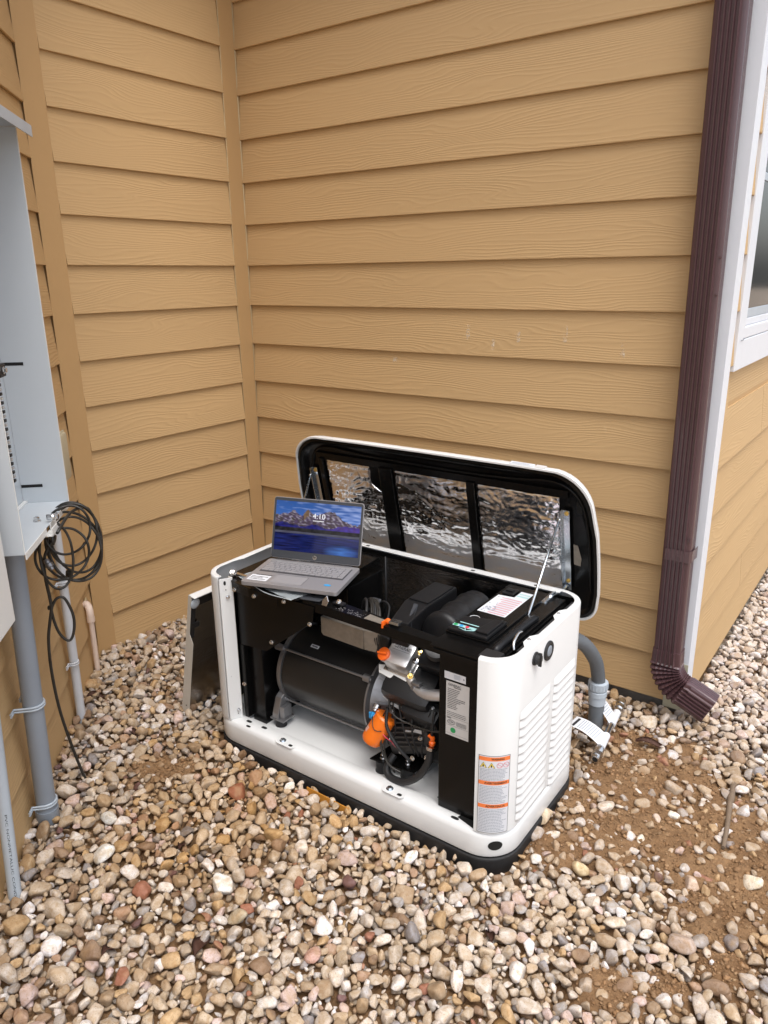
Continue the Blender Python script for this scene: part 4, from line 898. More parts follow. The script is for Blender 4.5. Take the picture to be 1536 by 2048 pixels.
bm = bmesh.new(); r_ = random.Random(9)
for i in range(60):
    u = r_.uniform(0, .10); v = r_.uniform(.004, .028); quad(bm, lifted(g, .0009), u, u + r_.uniform(.002, .007), v, v + .0015, 0)
finish('embossed_print', bm, M['laptop'], cb_)
bm = bmesh.new(); prism(bm, [(1.445, -1.0445, .6510), (1.515, -1.0445, .6495), (1.515, -1.018, .6495), (1.445, -1.012, .6510)], (0, 0, .0012)); finish('bare_strip', bm, M['galv'], cb_)
bm = bmesh.new(); lathe(bm, (1.522, -1.025, .653), (-.3, -.6, .7), [(0, .008), (.005, .009), (.010, .007), (.012, .003)], 12); bx(1.512, 1.517, -1.05, -1.02, .640, .660, bm, .001); finish('orange_cap', bm, M['orange_p'], cb_)
bm = bmesh.new(); bx(1.528, 1.562, -1.035, -1.012, .6525, .661, bm, .001); finish('clip', bm, M['zinc'], cb_)
# dark liners
bm = bmesh.new(); bx(1.00, 1.70, Y1 - .045, Y1 - .041, .30, .652, bm); finish('rear_liner', bm, M['foil_dark'], gen)
bm = bmesh.new(); bx(GX + .012, GX + .016, -.98, -.62, .14, .585, bm); finish('left_liner', bm, M['black'], gen)
bm = bmesh.new(); bx(.815, 1.93, Y1 - .040, Y1 - .037, .14, .664, bm); finish('rear_inner_wall', bm, M['black'], gen)
bm = bmesh.new(); bx(.82, 1.71, -.70, -.60, .1155, .30, bm, .004); finish('rear_duct', bm, M['black'], gen)
bm = bmesh.new(); cyl(bm, (1.205, -.597, .26), (1.205, -.597, .655), .003, 6); finish('liner_rod', bm, M['black_matt'], gen)
# wires bundle behind the bar
for i in range(9):
    r_ = random.Random(40 + i); x = 1.345 + r_.uniform(-.03, .06)
    bm = bmesh.new(); tube(bm, smooth_path([(x - .05, -.84, .50), (x - .02 + r_.uniform(-.02, .02), -.86, .60 + r_.uniform(0, .02)), (x + .03, -.90 + r_.uniform(-.02, .02), .625), (x + .07, -.96, .58), (x + .09, -.97, .50)], 5), r_.choice((.003, .004, .005)), 7); finish('wire', bm, M['cable'] if i % 3 else M['rubber'], gen)
bm = bmesh.new(); prism(bm, [(1.31, -.86, .57), (1.345, -.86, .57), (1.355, -.83, .60), (1.32, -.83, .60)], (0, 0, .012), bev=.003); finish('tape_wrap', bm, M['laptop_dark'], gen)

# ---- alternator
AX, AR = V((0, -.862, .303)), .137
alt = finish('alternator', lathe(bmesh.new(), (1.045, AX.y, AX.z), (1, 0, 0), [(0, AR - .004), (.003, AR), (.355, AR), (.358, AR - .004)], 56), M['black_drum'], gen, 40)
bm = bmesh.new(); lathe(bm, (1.012, AX.y, AX.z), (1, 0, 0), [(0, AR - .03), (.008, AR - .008), (.016, AR + .004), (.033, AR + .005)], 56); endb = finish('end_bell', bm, M['alu'], alt, 40)
def lug(x, a, L, m='alu', r=.0125):
    c = V((x, AX.y - math.sin(a) * (AR + .010), AX.z + math.cos(a) * (AR + .010)))
    bm = bmesh.new(); cyl(bm, c, c + V((L, 0, 0)), r, 16); cyl(bm, c + V((L, 0, 0)), c + V((L + .004, 0, 0)), r * .6, 6)
    return bm, c
for a in (math.radians(48), math.radians(132)):
    bm, c = lug(1.008, a, .036); finish('bolt_lug', bm, M['alu'], alt, 50)
    bm = bmesh.new(); cyl(bm, c + V((.02, 0, 0)), c + V((.40, 0, 0)), .0042, 8); finish('tie_rod', bm, M['alu'], alt, 60)
    bm, c = lug(1.386, a, .026); finish('bolt_lug', bm, M['alu'], alt, 50)
# foot of the end bell
bm = bmesh.new()
prism(bm, [(1.014, -.965, .245), (1.014, -1.000, .220), (1.014, -1.020, .165), (1.014, -1.022, .148), (1.014, -.970, .148), (1.014, -.955, .20)], (.028, 0, 0), bev=.003)
prism(bm, [(1.006, -1.024, .143), (1.068, -1.024, .143), (1.068, -.965, .143), (1.006, -.965, .143)], (0, 0, .006), bev=.001)
prism(bm, [(1.044, -1.014, .149), (1.060, -1.010, .149), (1.060, -.97, .149), (1.044, -.97, .149)], (0, 0, .045), bev=.002)
finish('foot', bm, M['alu'], alt)
bm = bmesh.new(); lathe(bm, (1.035, -1.0, .1146), (0, 0, 1), [(0, .021), (.006, .019), (.022, .019), (.0285, .021)], 22); finish('rubber_mount', bm, M['rubber'], gen, 40)
g_ = lambda u, v, L=0: V((1.130 + u, AX.y - math.sin(math.radians(30) + v / AR * -1) * (AR + .0008 + L), AX.z + math.cos(math.radians(30) + v / AR * -1) * (AR + .0008 + L)))
bm = bmesh.new(); quad(bm, g_, 0, .034, -.006, .006, 0); sl = finish('serial_sticker', bm, M['paper'], alt)
bm = bmesh.new(); microtext(bm, lambda u, v: g_(u, v, .0004), .005, .03, -.003, .003, 1, 0, 3, .9, .1); finish('print', bm, M['ink'], sl)
# engine adapter flange
bm = bmesh.new(); lathe(bm, (1.402, AX.y, AX.z), (1, 0, 0), [(0, AR + .002), (.004, AR + .007), (.010, AR + .007), (.014, AR - .012), (.075, AR - .045)], 48); adp = finish('engine_adapter', bm, M['alu'], gen, 30)
for k in range(9):
    a = math.radians(20 + k * 20); c = V((1.42, AX.y - math.sin(a) * (AR - .012), AX.z + math.cos(a) * (AR - .012)))
    bm = bmesh.new(); prism(bm, [c, c + V((.05, math.sin(a) * .02, -math.cos(a) * .02)), c + V((.05, math.sin(a) * .05, -math.cos(a) * .05)), c + V((0, math.sin(a) * .05, -math.cos(a) * .05))], (0, .004 * math.cos(a), .004 * math.sin(a))); finish('rib', bm, M['alu'], adp)
# ---- engine
eng = finish('engine_block', bx(1.47, 1.70, -.955, -.65, .17, .50, bev=.02), M['black_matt'], gen)
def tilt(ax, deg): return Matrix.Rotation(math.radians(deg), 3, ax)
RT = Matrix.Rotation(math.radians(38), 3, 'X') @ Matrix.Rotation(math.radians(8), 3, 'Y')
bm = bmesh.new(); box(bm, (1.570, -.955, .40), (.17, .12, .17), RT, .03); finish('cylinder_shroud', bm, M['black_matt'], eng, 50)
bm = bmesh.new(); box(bm, (1.62, -.985, .36), (.13, .07, .10), RT, .025); finish('shroud_boss', bm, M['black_matt'], eng, 50)
# finned lower crankcase
for i in range(7):
    bm = bmesh.new(); box(bm, (1.545 + i * .004, -.975 + .001 * i, .325 - i * .016), (.115, .05, .005), Matrix.Rotation(math.radians(-20), 3, 'Y'), .001); finish('cooling_fin', bm, M['alu_dark'], eng)
bm = bmesh.new(); box(bm, (1.56, -.955, .245), (.17, .06, .10), Matrix.Rotation(math.radians(-22), 3, 'Y'), .012); finish('crankcase_cover', bm, M['alu_dark'], eng)
for p in ((1.612, -.992, .275), (1.50, -.995, .235), (1.585, -.995, .195), (1.635, -.992, .215), (1.63, -.99, .33)):
    bm = bmesh.new(); hexbolt(bm, p, (0, -1, .2), .006, .008); finish('bolt', bm, M['steel'], eng)
bm = bmesh.new(); prism(bm, [(1.490, -1.018, .392), (1.52, -1.022, .378), (1.592, -1.012, .352), (1.588, -1.008, .362), (1.515, -1.015, .396)], (0, .002, 0)); finish('rating_strip', bm, M['label_grey'], eng)
bm = bmesh.new(); prism(bm, [(1.568, -1.012, .292), (1.605, -1.012, .304), (1.628, -1.012, .306), (1.627, -1.012, .318), (1.602, -1.012, .313), (1.600, -1.012, .306), (1.570, -1.012, .299)], (0, .002, 0)); finish('bracket_tag', bm, M['label_grey'], eng)
# valve cover
RV = Matrix.Rotation(math.radians(34), 3, 'X') @ Matrix.Rotation(math.radians(6), 3, 'Y')
vcC = V((1.540, -.985, .525))
def RVp(x, y, z): return vcC + RV @ V((x, y, z))
bm = bmesh.new(); box(bm, vcC, (.082, .078, .055), RV, .010); vc = finish('valve_cover', bm, M['alu_bright'], eng, 50)
bm = bmesh.new(); box(bm, RVp(0, 0, -.029), (.098, .092, .005), RV, .002); finish('cover_gasket', bm, M['steel'], vc)
bm = bmesh.new(); g = lambda u, v: RVp(u, v, .0279); put_text(bm, 'GENERAC', g, -.026, .012, .056, .010); quad(bm, g, -.028, .032, .006, .007, 0); finish('cast_lettering', bm, M['alu_dark'], vc)
bm = bmesh.new(); lathe(bm, RVp(-.040, -.018, .014), RV @ V((-.25, -.25, 1)), [(0, .021), (.010, .021)], 24); finish('filler_neck', bm, M['alu_bright'], vc, 40)
bm = bmesh.new(); axc = (RV @ V((-.25, -.25, 1))).normalized(); pc = RVp(-.040, -.018, .014) + axc * .0105; lathe(bm, pc, axc, [(0, .0205), (.008, .0205), (.010, .018)], 20); e1 = axc.cross(V((0, 1, .3))).normalized(); cyl_c = pc + axc * .013
box(bm, pc + axc * .013, (.034, .006, .010), Matrix((e1, axc.cross(e1), axc)).transposed(), .0015); finish('oil_cap', bm, M['orange_p'], vc, 40)
for p in ((.044, .038, -.012), (.044, -.038, -.022), (-.046, .042, -.022)):
    bm = bmesh.new(); hexbolt(bm, RVp(*p), RV @ V((0.3, 0, 1)), .0062, .012); finish('bolt', bm, M['brass'] if p[0] > 0 else M['steel'], vc)
bm = bmesh.new(); pts = [RVp(-.070, -.036, -.032), RVp(-.058, -.058, -.034), RVp(-.02, -.062, -.036), RVp(.035, -.056, -.036), RVp(.042, -.044, -.034), RVp(-.02, -.046, -.033), RVp(-.05, -.030, -.031)]
prism(bm, pts, RV @ V((0, 0, .004)), bev=.0008); lb_ = finish('lifting_bracket', bm, M['cabinet_lip'], eng)
bm = bmesh.new(); q = [RVp(-.056 + .008 * math.cos(2 * PI * k / 14), -.044 + .007 * math.sin(2 * PI * k / 14), -.0292) for k in range(14)]; bm.faces.new([bm.verts.new(x) for x in q]); finish('bracket_hole', bm, M['hole'], lb_)
bm = bmesh.new(); tube(bm, smooth_path([(1.572, -.990, .468), (1.600, -1.002, .452), (1.635, -1.01, .446), (1.672, -1.008, .452), (1.730, -.99, .462)], 6), .0175, 18); finish('intake_pipe', bm, M['alu_bright'], eng, 60)
bm = bmesh.new(); cc0 = V((1.598, -1.001, .453)); lathe(bm, cc0, (.9, -.2, -.15), [(0, .0205), (.010, .0205)], 20); box(bm, (1.612, -1.015, .475), (.03, .02, .008), None, .002); finish('pipe_clamp', bm, M['alu'], eng, 50)
bm = bmesh.new(); box(bm, (1.635, -.955, .525), (.085, .06, .045), RV, .010); finish('ignition_coil', bm, M['black_matt'], eng, 50)
bm = bmesh.new(); hexbolt(bm, (1.600, -1.000, .538), (0, -.6, .8), .008, .006); finish('bolt', bm, M['steel'], eng)
# oil filter
f0, f1_ = V((1.500, -1.010, .322)), V((1.450, -1.052, .212)); fa = (f1_ - f0).normalized()
of = finish('oil_filter', lathe(bmesh.new(), f0, fa, [(0, .030), (.006, .0345), (.082, .0345), (.094, .0335), (.101, .029), (.103, .022), (.099, .018)], 36), M['orange'], eng, 35)
bm = bmesh.new(); perp = fa.cross(V((0, 0, 1))).normalized(); nf = perp.cross(fa)
if nf.y > 0: nf = -nf
def fmap(u, v, L=0):
    a = u / .0345; return f0 + fa * v + (nf * math.cos(a) + perp * math.sin(a)) * (.0349 + L)
r_ = random.Random(2)
for i in range(4): quad(bm, fmap, -.012 + i * .001, .012, .055 + i * .005, .0575 + i * .005, 0, 3)
finish('filter_print', bm, M['paper'], of)
bm = bmesh.new(); tube(bm, [fmap(-.052 + k * .009, .035 + .010 * math.sin(k * .8), .002) for k in range(12)], .0012, 6); finish('wire', bm, M['cable'], eng)
# oil pressure switch and plug
bm = bmesh.new(); sq = V((1.455, -1.005, .330)); lathe(bm, sq, (-.1, -.7, -.75), [(-.012, .013), (0, .013), (.002, .009), (.008, .009)], 16); sw = finish('pressure_switch', bm, M['steel'], eng, 40)
bm = bmesh.new(); lathe(bm, sq + V((-.001, -.008, -.010)), (-.15, -.5, -.85), [(0, .008), (.016, .0075), (.020, .005)], 12); box(bm, sq + V((-.012, -.012, -.022)), (.012, .006, .022), None, .002); finish('switch_plug', bm, M['blue'], eng)
# wiring
def wire(p, r, m='cable'): finish('wire', tube(bmesh.new(), smooth_path(p, 6), r, 7), M[m], eng)
wire([(1.452, -1.02, .305), (1.470, -1.035, .285), (1.500, -1.03, .26), (1.51, -1.035, .20), (1.545, -1.035, .15)], .0028)
wire([(1.452, -1.02, .300), (1.44, -1.05, .27), (1.47, -1.055, .262), (1.50, -1.04, .275)], .0018)
wire([(1.495, -1.04, .29), (1.515, -1.045, .275), (1.535, -1.04, .262), (1.545, -1.035, .255)], .0018, 'red')
wire([(1.50, -1.00, .46), (1.52, -1.03, .41), (1.545, -1.04, .36), (1.60, -1.03, .340), (1.68, -1.03, .345), (1.72, -1.02, .36)], .0024)
wire([(1.50, -1.03, .30), (1.505, -1.05, .24), (1.535, -1.05, .185), (1.575, -1.04, .165)], .0035)
wire([(1.51, -1.02, .36), (1.52, -1.04, .31), (1.56, -1.045, .26), (1.60, -1.03, .21)], .0055, 'rubber')
wire([(1.58, -.99, .46), (1.60, -1.02, .43), (1.61, -1.03, .40)], .003)
bm = bmesh.new(); box(bm, (1.548, -1.036, .252), (.022, .006, .008), Matrix.Rotation(.5, 3, 'Y'), .001); finish('crimp', bm, M['ink_red'], eng)
for i_ in range(6):
    r2 = random.Random(70 + i_); x_ = 1.50 + .035 * i_
    wire([(x_, -.995, .47 - .02 * i_), (x_ + r2.uniform(-.02, .03), -1.02, .40), (x_ + r2.uniform(-.03, .03), -1.025, .30), (x_ + r2.uniform(-.02, .03), -1.005, .22)], r2.choice((.0022, .003, .0045)), 'rubber')
for p in ((1.52, -1.01, .345), (1.66, -1.0, .40), (1.60, -1.02, .40), (1.545, -1.0, .205), (1.66, -1.0, .25)):
    bm = bmesh.new(); hexbolt(bm, p, (-.1, -1, .3), .005, .006); finish('bolt', bm, M['alu_bright'], eng)
# drain hose with orange fitting
finish('oil_drain_hose', tube(bmesh.new(), smooth_path([(1.672, -1.030, .285), (1.668, -1.035, .24), (1.640, -1.045, .185), (1.590, -1.050, .145), (1.535, -1.045, .137), (1.512, -1.03, .155), (1.520, -1.0, .185)], 7), .0115, 14), M['rubber'], eng, 60)
bm = bmesh.new(); lathe(bm, (1.672, -1.030, .282), (.1, .1, 1), [(0, .0135), (.010, .0135)], 16); finish('hose_clamp', bm, M['steel'], eng, 40)
bm = bmesh.new(); lathe(bm, (1.675, -1.028, .294), (.05, .05, 1), [(0, .007), (.006, .010), (.012, .010), (.016, .006), (.024, .008), (.030, .006)], 12); box(bm, (1.672, -1.03, .324), (.018, .009, .008), Matrix.Rotation(.4, 3, 'Y'), .003); finish('drain_fitting', bm, M['orange_p'], eng, 40)
# engine mounts
for p in ((1.478, -1.005, .1146), (1.560, -.985, .1146)):
    bm = bmesh.new(); lathe(bm, p, (0, 0, 1), [(0, .024), (.006, .022), (.034, .022), (.040, .024)], 22); mt = finish('rubber_mount', bm, M['rubber'], gen, 40)
    bm = bmesh.new(); hexbolt(bm, V(p) + V((0, 0, .041)), (0, 0, 1), .007, .016); finish('bolt', bm, M['steel'], mt)
bm = bmesh.new(); prism(bm, [(1.445, -1.03, .1552), (1.60, -1.01, .1552), (1.62, -.93, .1552), (1.46, -.93, .1552)], (0, 0, .004), bev=.001); finish('mount_plate', bm, M['black'], gen)
# heat shield with muffler edge
bm = bmesh.new(); prism(bm, [(1.224, -.985, .576), (1.224, -.985, .520), (1.232, -.985, .512), (1.395, -.985, .508), (1.397, -.985, .574)], (0, .10, .0), bev=.002); finish('heat_shield', bm, M['galv'], gen)
bm = bmesh.new(); prism(bm, [(1.3975, -.984, .574), (1.3975, -.984, .508), (1.436, -.976, .506), (1.452, -.965, .572)], (0, .09, 0), bev=.001); finish('muffler_end', bm, M['galv'], gen)
bm = bmesh.new(); box(bm, (1.475, -.96, .54), (.035, .06, .075), Matrix.Rotation(.15, 3, 'Y'), .008); finish('muffler_bracket', bm, M['black_matt'], gen)
# air box and ribbed intake duct
bm = bmesh.new(); prism(bm, [(1.455, -.845, .52), (1.455, -.66, .52), (1.540, -.66, .52), (1.540, -.845, .52), (1.560, -.98, .52), (1.50, -.985, .52)], (0, 0, .118), bev=.006); ab = finish('air_box', bm, M['black_matt'], gen)
bm = bmesh.new(); prism(bm, [(1.462, -.83, .6382), (1.462, -.675, .6382), (1.535, -.675, .6382), (1.535, -.83, .6382)], (0, 0, .006), bev=.003); finish('air_box_lid', bm, M['black_matt'], ab)
bm = bmesh.new(); path_ = []; 
for i, y in enumerate((-.895, -.885, -.84, -.82, -.775, -.755, -.70)):
    pass
secs = []
for i in range(19):
    y = -.900 + i * .0125; k = 1.0 + (.05 if i in (1, 2, 8, 9, 15) else 0.0) - (.06 if i in (0,) else 0)
    sec = []
    for a in range(0, 181, 15):
        t = math.radians(a); sec.append(bm.verts.new((1.622 - .072 * k * math.cos(t), y, .535 + .115 * k * (math.sin(t) ** .7))))
    sec.append(bm.verts.new((1.694, y, .50))); sec.append(bm.verts.new((1.550, y, .50)))
    secs.append(sec)
for a, b in zip(secs[:-1], secs[1:]):
    for k in range(len(a)): bm.faces.new((a[k], b[k], b[(k + 1) % len(a)], a[(k + 1) % len(a)]))
bm.faces.new(secs[0]); bm.faces.new(secs[-1][::-1]); bmesh.ops.recalc_face_normals(bm, faces=bm.faces)
finish('intake_duct', bm, M['black_matt'], ab, 60)
bm = bmesh.new(); prism(bm, [(1.502, -.862, .640), (1.518, -.862, .640), (1.560, -.965, .628), (1.575, -.99, .58), (1.560, -.992, .58), (1.545, -.966, .624)], (0, 0, .007), bev=.002); box(bm, (1.567, -.990, .600), (.028, .012, .022), None, .003); finish('latch', bm, M['laptop_dark'], ab)
bm = bmesh.new(); lathe(bm, (1.655, -.975, .585), (.3, -.5, .8), [(-.03, .03), (0, .034), (.004, .034)], 24); finish('elbow_flange', bm, M['alu_dark'], ab, 40)

# ---- lid (leaning a little forward, hinged at the back)
P0L = V((0, -.505, .60)); DT = V((0, -.2134, .9770)); NB_ = V((0, .9770, .2134))     # up along the lid, and backwards (outer side)
def lidp(x, t, b): return P0L + V((x, 0, 0)) + DT * t + NB_ * b
LO = [(.868, -.055), (1.866, -.055)]
def lid_outline(inset=0.0):
    """closed outline in (x, t), counter clockwise seen from the front"""
    x0, x1, t0, t1 = .766 + inset, 1.966 - inset, -.055 + inset, .4705 - inset
    pts = []
    def corner(cx, ct, rx, rt, a0, a1, n=8):
        for k in range(n + 1):
            a = math.radians(a0 + (a1 - a0) * k / n); pts.append((cx + rx * math.cos(a), ct + rt * math.sin(a)))
    rb = .07 - inset * .5; 
    corner(x1 - rb - .008, t0 + rb, rb, rb, -90, -5)
    for t in (.06, .12, .19, .26): pts.append((x1 - .010 * ((t - .14) / .2) ** 2 * .8, t))
    corner(x1 - .135 - .010, t1 - .135, .130, .135, 8, 82)
    for x in (1.70, 1.58, 1.46, 1.34, 1.22, 1.10): pts.append((x, t1 + .002 * math.cos((x - 1.366) * 2.5)))
    corner(x0 + .135 + .010, t1 - .105, .130, .105, 98, 172)
    for t in (.26, .19, .12, .06): pts.append((x0 + .010 * ((t - .14) / .2) ** 2 * .8, t))
    corner(x0 + rb + .008, t0 + rb, rb, rb, 185, 270)
    return pts
bm = bmesh.new()
o0 = lid_outline(0); o1 = lid_outline(.010); o2 = lid_outline(.035); o3 = lid_outline(.085); oi = lid_outline(.005); oi2 = lid_outline(.012)
ringd = [(oi, .0), (o0, .001), (o0, .012), (o1, .040), (o2, .066), (o3, .082)]
inn = [(oi, .0), (oi2, .030), (lid_outline(.038), .060), (lid_outline(.088), .076)]
rv = [[bm.verts.new(lidp(x, t, b)) for x, t in o] for o, b in ringd]
for a, b in zip(rv[:-1], rv[1:]):
    for k in range(len(a)): bm.faces.new((a[k], a[(k + 1) % len(a)], b[(k + 1) % len(a)], b[k]))
bm.faces.new(rv[-1])
iv = [rv[0]] + [[bm.verts.new(lidp(x, t, b)) for x, t in o] for o, b in inn[1:]]
for a, b in zip(iv[:-1], iv[1:]):
    for k in range(len(a)): bm.faces.new((a[k], b[k], b[(k + 1) % len(a)], a[(k + 1) % len(a)]))
bm.faces.new(iv[-1][::-1])
bmesh.ops.recalc_face_normals(bm, faces=bm.faces)
lid = finish('lid', bm, M['white'], gen, 60)
# black liner inside the lid: dished tray
bm = bmesh.new(); L0 = lid_outline(.008); L1 = lid_outline(.016); L2 = lid_outline(.050)
seq = [(L0, .004), (L1, .002), (lid_outline(.020), .014), (lid_outline(.034), .032), (L2, .036)]
lv = [[bm.verts.new(lidp(x, t, b)) for x, t in o] for o, b in seq]
for a, b in zip(lv[:-1], lv[1:]):
    for k in range(len(a)): bm.faces.new((a[k], b[k], b[(k + 1) % len(a)], a[(k + 1) % len(a)]))
bm.faces.new(lv[-1]); bmesh.ops.recalc_face_normals(bm, faces=bm.faces)
finish('lid_liner', bm, M['black'], lid, 50)
# raised moulding along the top of the liner
bm = bmesh.new(); mp_ = [(.83, .33), (.86, .395), (.93, .418), (1.10, .408), (1.30, .404), (1.50, .402), (1.68, .408), (1.80, .418), (1.87, .395), (1.91, .33), (1.925, .20), (1.925, .05)]
tube(bm, smooth_path([lidp(x, t, .034) for x, t in mp_], 5), .006, 8); finish('liner_bead', bm, M['black'], lid, 60)
bm = bmesh.new()
for x0, x1 in ((.875, .897), (1.153, 1.208), (1.508, 1.538)): prism(bm, [lidp(x0, -.03, .030), lidp(x1, -.03, .030), lidp(x1, .375, .030), lidp(x0, .375, .030)], -NB_ * .010, bev=.003)
prism(bm, [lidp(.86, .368, .032), lidp(1.86, .368, .032), lidp(1.86, .395, .032), lidp(.86, .395, .032)], -NB_ * .004, bev=.001)
finish('liner_rail', bm, M['black'], lid)
def foil(x0, x1, t0, t1, notch=False, seed=0):
    bm = bmesh.new(); nu, nv_ = 84, 104; g = []
    for j in range(nv_ + 1):
        r = []
        for i in range(nu + 1):
            u = i / nu; v = j / nv_; x = x0 + (x1 - x0) * u; t = t0 + (t1 - t0) * v
            if notch and v > .74 and u > .80: x -= (x1 - x0) * (u - .80) * min(1, (v - .74) * 12) * .95
            e = .0 if i in (0, nu) or j in (0, nv_) else 1
            n_ = noise.noise(V((x * 14 + seed, t * 45, seed))) * .0022 + noise.noise(V((x * 40, t * 90, seed + 4))) * .0011 + (abs(noise.noise(V((x * 20 + 2 * noise.noise(V((x * 8, t * 8, 1))), t * 34, seed + 8)))) ** .6) * -.0030 + (abs(noise.noise(V((x * 48, t * 85 + 3 * noise.noise(V((x * 20, t * 20, 4))), seed + 15)))) ** .7) * -.0017 + .004 * math.sin(PI * u) ** .5 * math.sin(PI * v) ** .5 * -1
            jx = noise.noise(V((t * 60, seed, 0))) * .0025 if i in (0, nu) else 0
            r.append(bm.verts.new(lidp(x + jx, t, .0345 + n_ * e)))
        g.append(r)
    for j in range(nv_):
        for i in range(nu): bm.faces.new((g[j][i], g[j][i + 1], g[j + 1][i + 1], g[j + 1][i])).smooth = True
    finish('foil_pad', bm, M['foil'], lid)
foil(.899, 1.152, -.025, .366, True, 3); foil(1.212, 1.506, -.025, .366, False, 11); foil(1.542, 1.828, -.025, .366, False, 23)
# hinge channels and stay rods
def hinge(x, xr, nm):
    bm = bmesh.new()
    prism(bm, [lidp(x - .013, .040, .026), lidp(x + .013, .040, .026), lidp(x + .013, .330, .026), lidp(x - .013, .330, .026)], -NB_ * .0025, bev=.0005)
    prism(bm, [lidp(x - .013, .040, .0232), lidp(x - .0105, .040, .0232), lidp(x - .0105, .330, .0232), lidp(x - .013, .330, .0232)], -NB_ * .012, bev=.0005)
    h = finish('hinge_channel', bm, M['zinc'], lid)
    for t in (.075, .320):
        b2 = bmesh.new(); hexbolt(b2, lidp(x + .004, t, .0230), -NB_, .0055, .005); finish('bolt', b2, M['brass'], h)
    b2 = bmesh.new(); s0 = lidp(x - .016, .300, .012); s1 = V((xr, -.770, .648))
    tube(b2, [s0, s1, s1 + V((0, .0, -.012))], .0042, 8); cyl(b2, s0 + V((-.004, 0, 0)), s0 + V((.006, 0, 0)), .006, 10); finish('stay_rod', b2, M['zinc'], lid)
    b2 = bmesh.new(); a0 = lidp(x, .055, .020); tube(b2, smooth_path([a0, a0 + V((.0, -.03, -.006)), V((x - .005, Y1 - .065, .665)), V((x - .006, Y1 - .070, .635))], 5), .0085, 8); finish('hinge_arm', b2, M['zinc'], gen)
    b2 = bmesh.new(); box(b2, (x - .022, Y1 - .085, .648), (.05, .06, .034), None, .006); finish('hinge_bracket', b2, M['zinc'], gen)
hinge(1.852, 1.842, 'r'); hinge(.845, .905, 'l')
bm = bmesh.new(); prism(bm, [lidp(1.872, .135, .0345), lidp(1.893, .132, .0345), lidp(1.897, .160, .0345), lidp(1.886, .205, .0345), lidp(1.872, .208, .0345)], -NB_ * .0008); finish('liner_reflection', bm, M['galv'], lid)  # reflection of the siding in the black liner, painted as a brownish patch
bm = bmesh.new(); prism(bm, [lidp(1.885, .32, .0355), lidp(1.905, .32, .0355), lidp(1.905, .36, .0355), lidp(1.885, .36, .0355)], -NB_ * .0008); finish('liner_slot', bm, M['hole'], lid)
# stickers on the lid's upper edge
def edgem(u, v, L=0): return lidp(1.66 + u, .4712 + .0014 - u * .012 + L, .006 + v)
bm = bmesh.new(); quad(bm, edgem, .02, .10, 0, .020, 0); s1_ = finish('edge_sticker', bm, M['paper'], lid)
bm = bmesh.new(); microtext(bm, lambda u, v: edgem(u, v, .0004), .026, .095, .004, .017, 3, 0, 4, .4, .2)
for (a, b, c, d) in ((.02, .10, 0, .0008), (.02, .0208, 0, .02)): quad(bm, lambda u, v: edgem(u, v, .0004), a, b, c, d, 0)
finish('print', bm, M['ink_soft'], s1_)
bm = bmesh.new(); quad(bm, edgem, .104, .138, 0, .020, 0); finish('edge_badge', bm, M['label_grey'], lid)
# left latch block near the post
bm = bmesh.new(); hexbolt(bm, (.880, -1.032, .664), (.9, -.1, .3), .0105, .014); bx(.893, .945, -1.036, -1.024, .660, .668, bm, .001); box(bm, (.965, -.99, .672), (.006, .012, .03), None, .002); finish('left_latch', bm, M['steel'], gen)
# ------------------------------------------------------------------ loose front panel leaning against the left side
lp_ = empty('generator_door', 'removed white front panel leaning against the left side of the generator, foil side out', 'panel')
PB = V((.585, -1.072, .035)); PU = V((.105, 0, .52)).normalized(); PY = V((.012, 1, 0)).normalized(); PN_ = PU.cross(PY) * -1     # PN_: towards +X (foil side)
if PN_.x < 0: PN_ = -PN_
def pp(u, v, d=0): return PB + PY * u + PU * v + PN_ * d
PL_, PH_ = 1.02, .525
bm = bmesh.new(); prism(bm, [pp(0, 0, -.003), pp(PL_, 0, -.003), pp(PL_, PH_, -.003), pp(0, PH_, -.003)], PN_ * .002, bev=.0008); finish('sheet', bm, M['beige_white'], lp_)
bm = bmesh.new()
prism(bm, [pp(0, 0, -.001), pp(0, 0, .036), pp(0, .335, .036), pp(0, .370, .014), pp(0, PH_, .014), pp(0, PH_, -.001)], PY * .002, bev=.0006)
finish('flange', bm, M['beige_white'], lp_)
bm = bmesh.new(); prism(bm, [pp(0, PH_, -.001), pp(0, PH_, .030), pp(PL_, PH_, .030), pp(PL_, PH_, -.001)], PU * -.002, bev=.0006); finish('flange', bm, M['white'], lp_)
bm = bmesh.new(); prism(bm, [pp(0.02, .001, -.001), pp(0.0, .001, .036), pp(PL_, .001, .036), pp(PL_, .001, -.001)], PU * .002, bev=.0006); finish('flange', bm, M['laptop_dark'], lp_)
bm = bmesh.new(); nu, nv_ = 50, 26; g = []
for j in range(nv_ + 1):
    r = []
    for i in range(nu + 1):
        u = .016 + (PL_ - .03) * i / nu; v = .014 + (PH_ - .045) * j / nv_
        r.append(bm.verts.new(pp(u, v, .010 + .0022 * noise.noise(V((u * 10, v * 14, 2))) + .0012 * noise.noise(V((u * 30, v * 30, 5))))))
    g.append(r)
for j in range(nv_):
    for i in range(nu): bm.faces.new((g[j][i], g[j][i + 1], g[j + 1][i + 1], g[j + 1][i])).smooth = True
bmesh.ops.recalc_face_normals(bm, faces=bm.faces)
finish('foil_lining', bm, M['foil_door'], lp_)
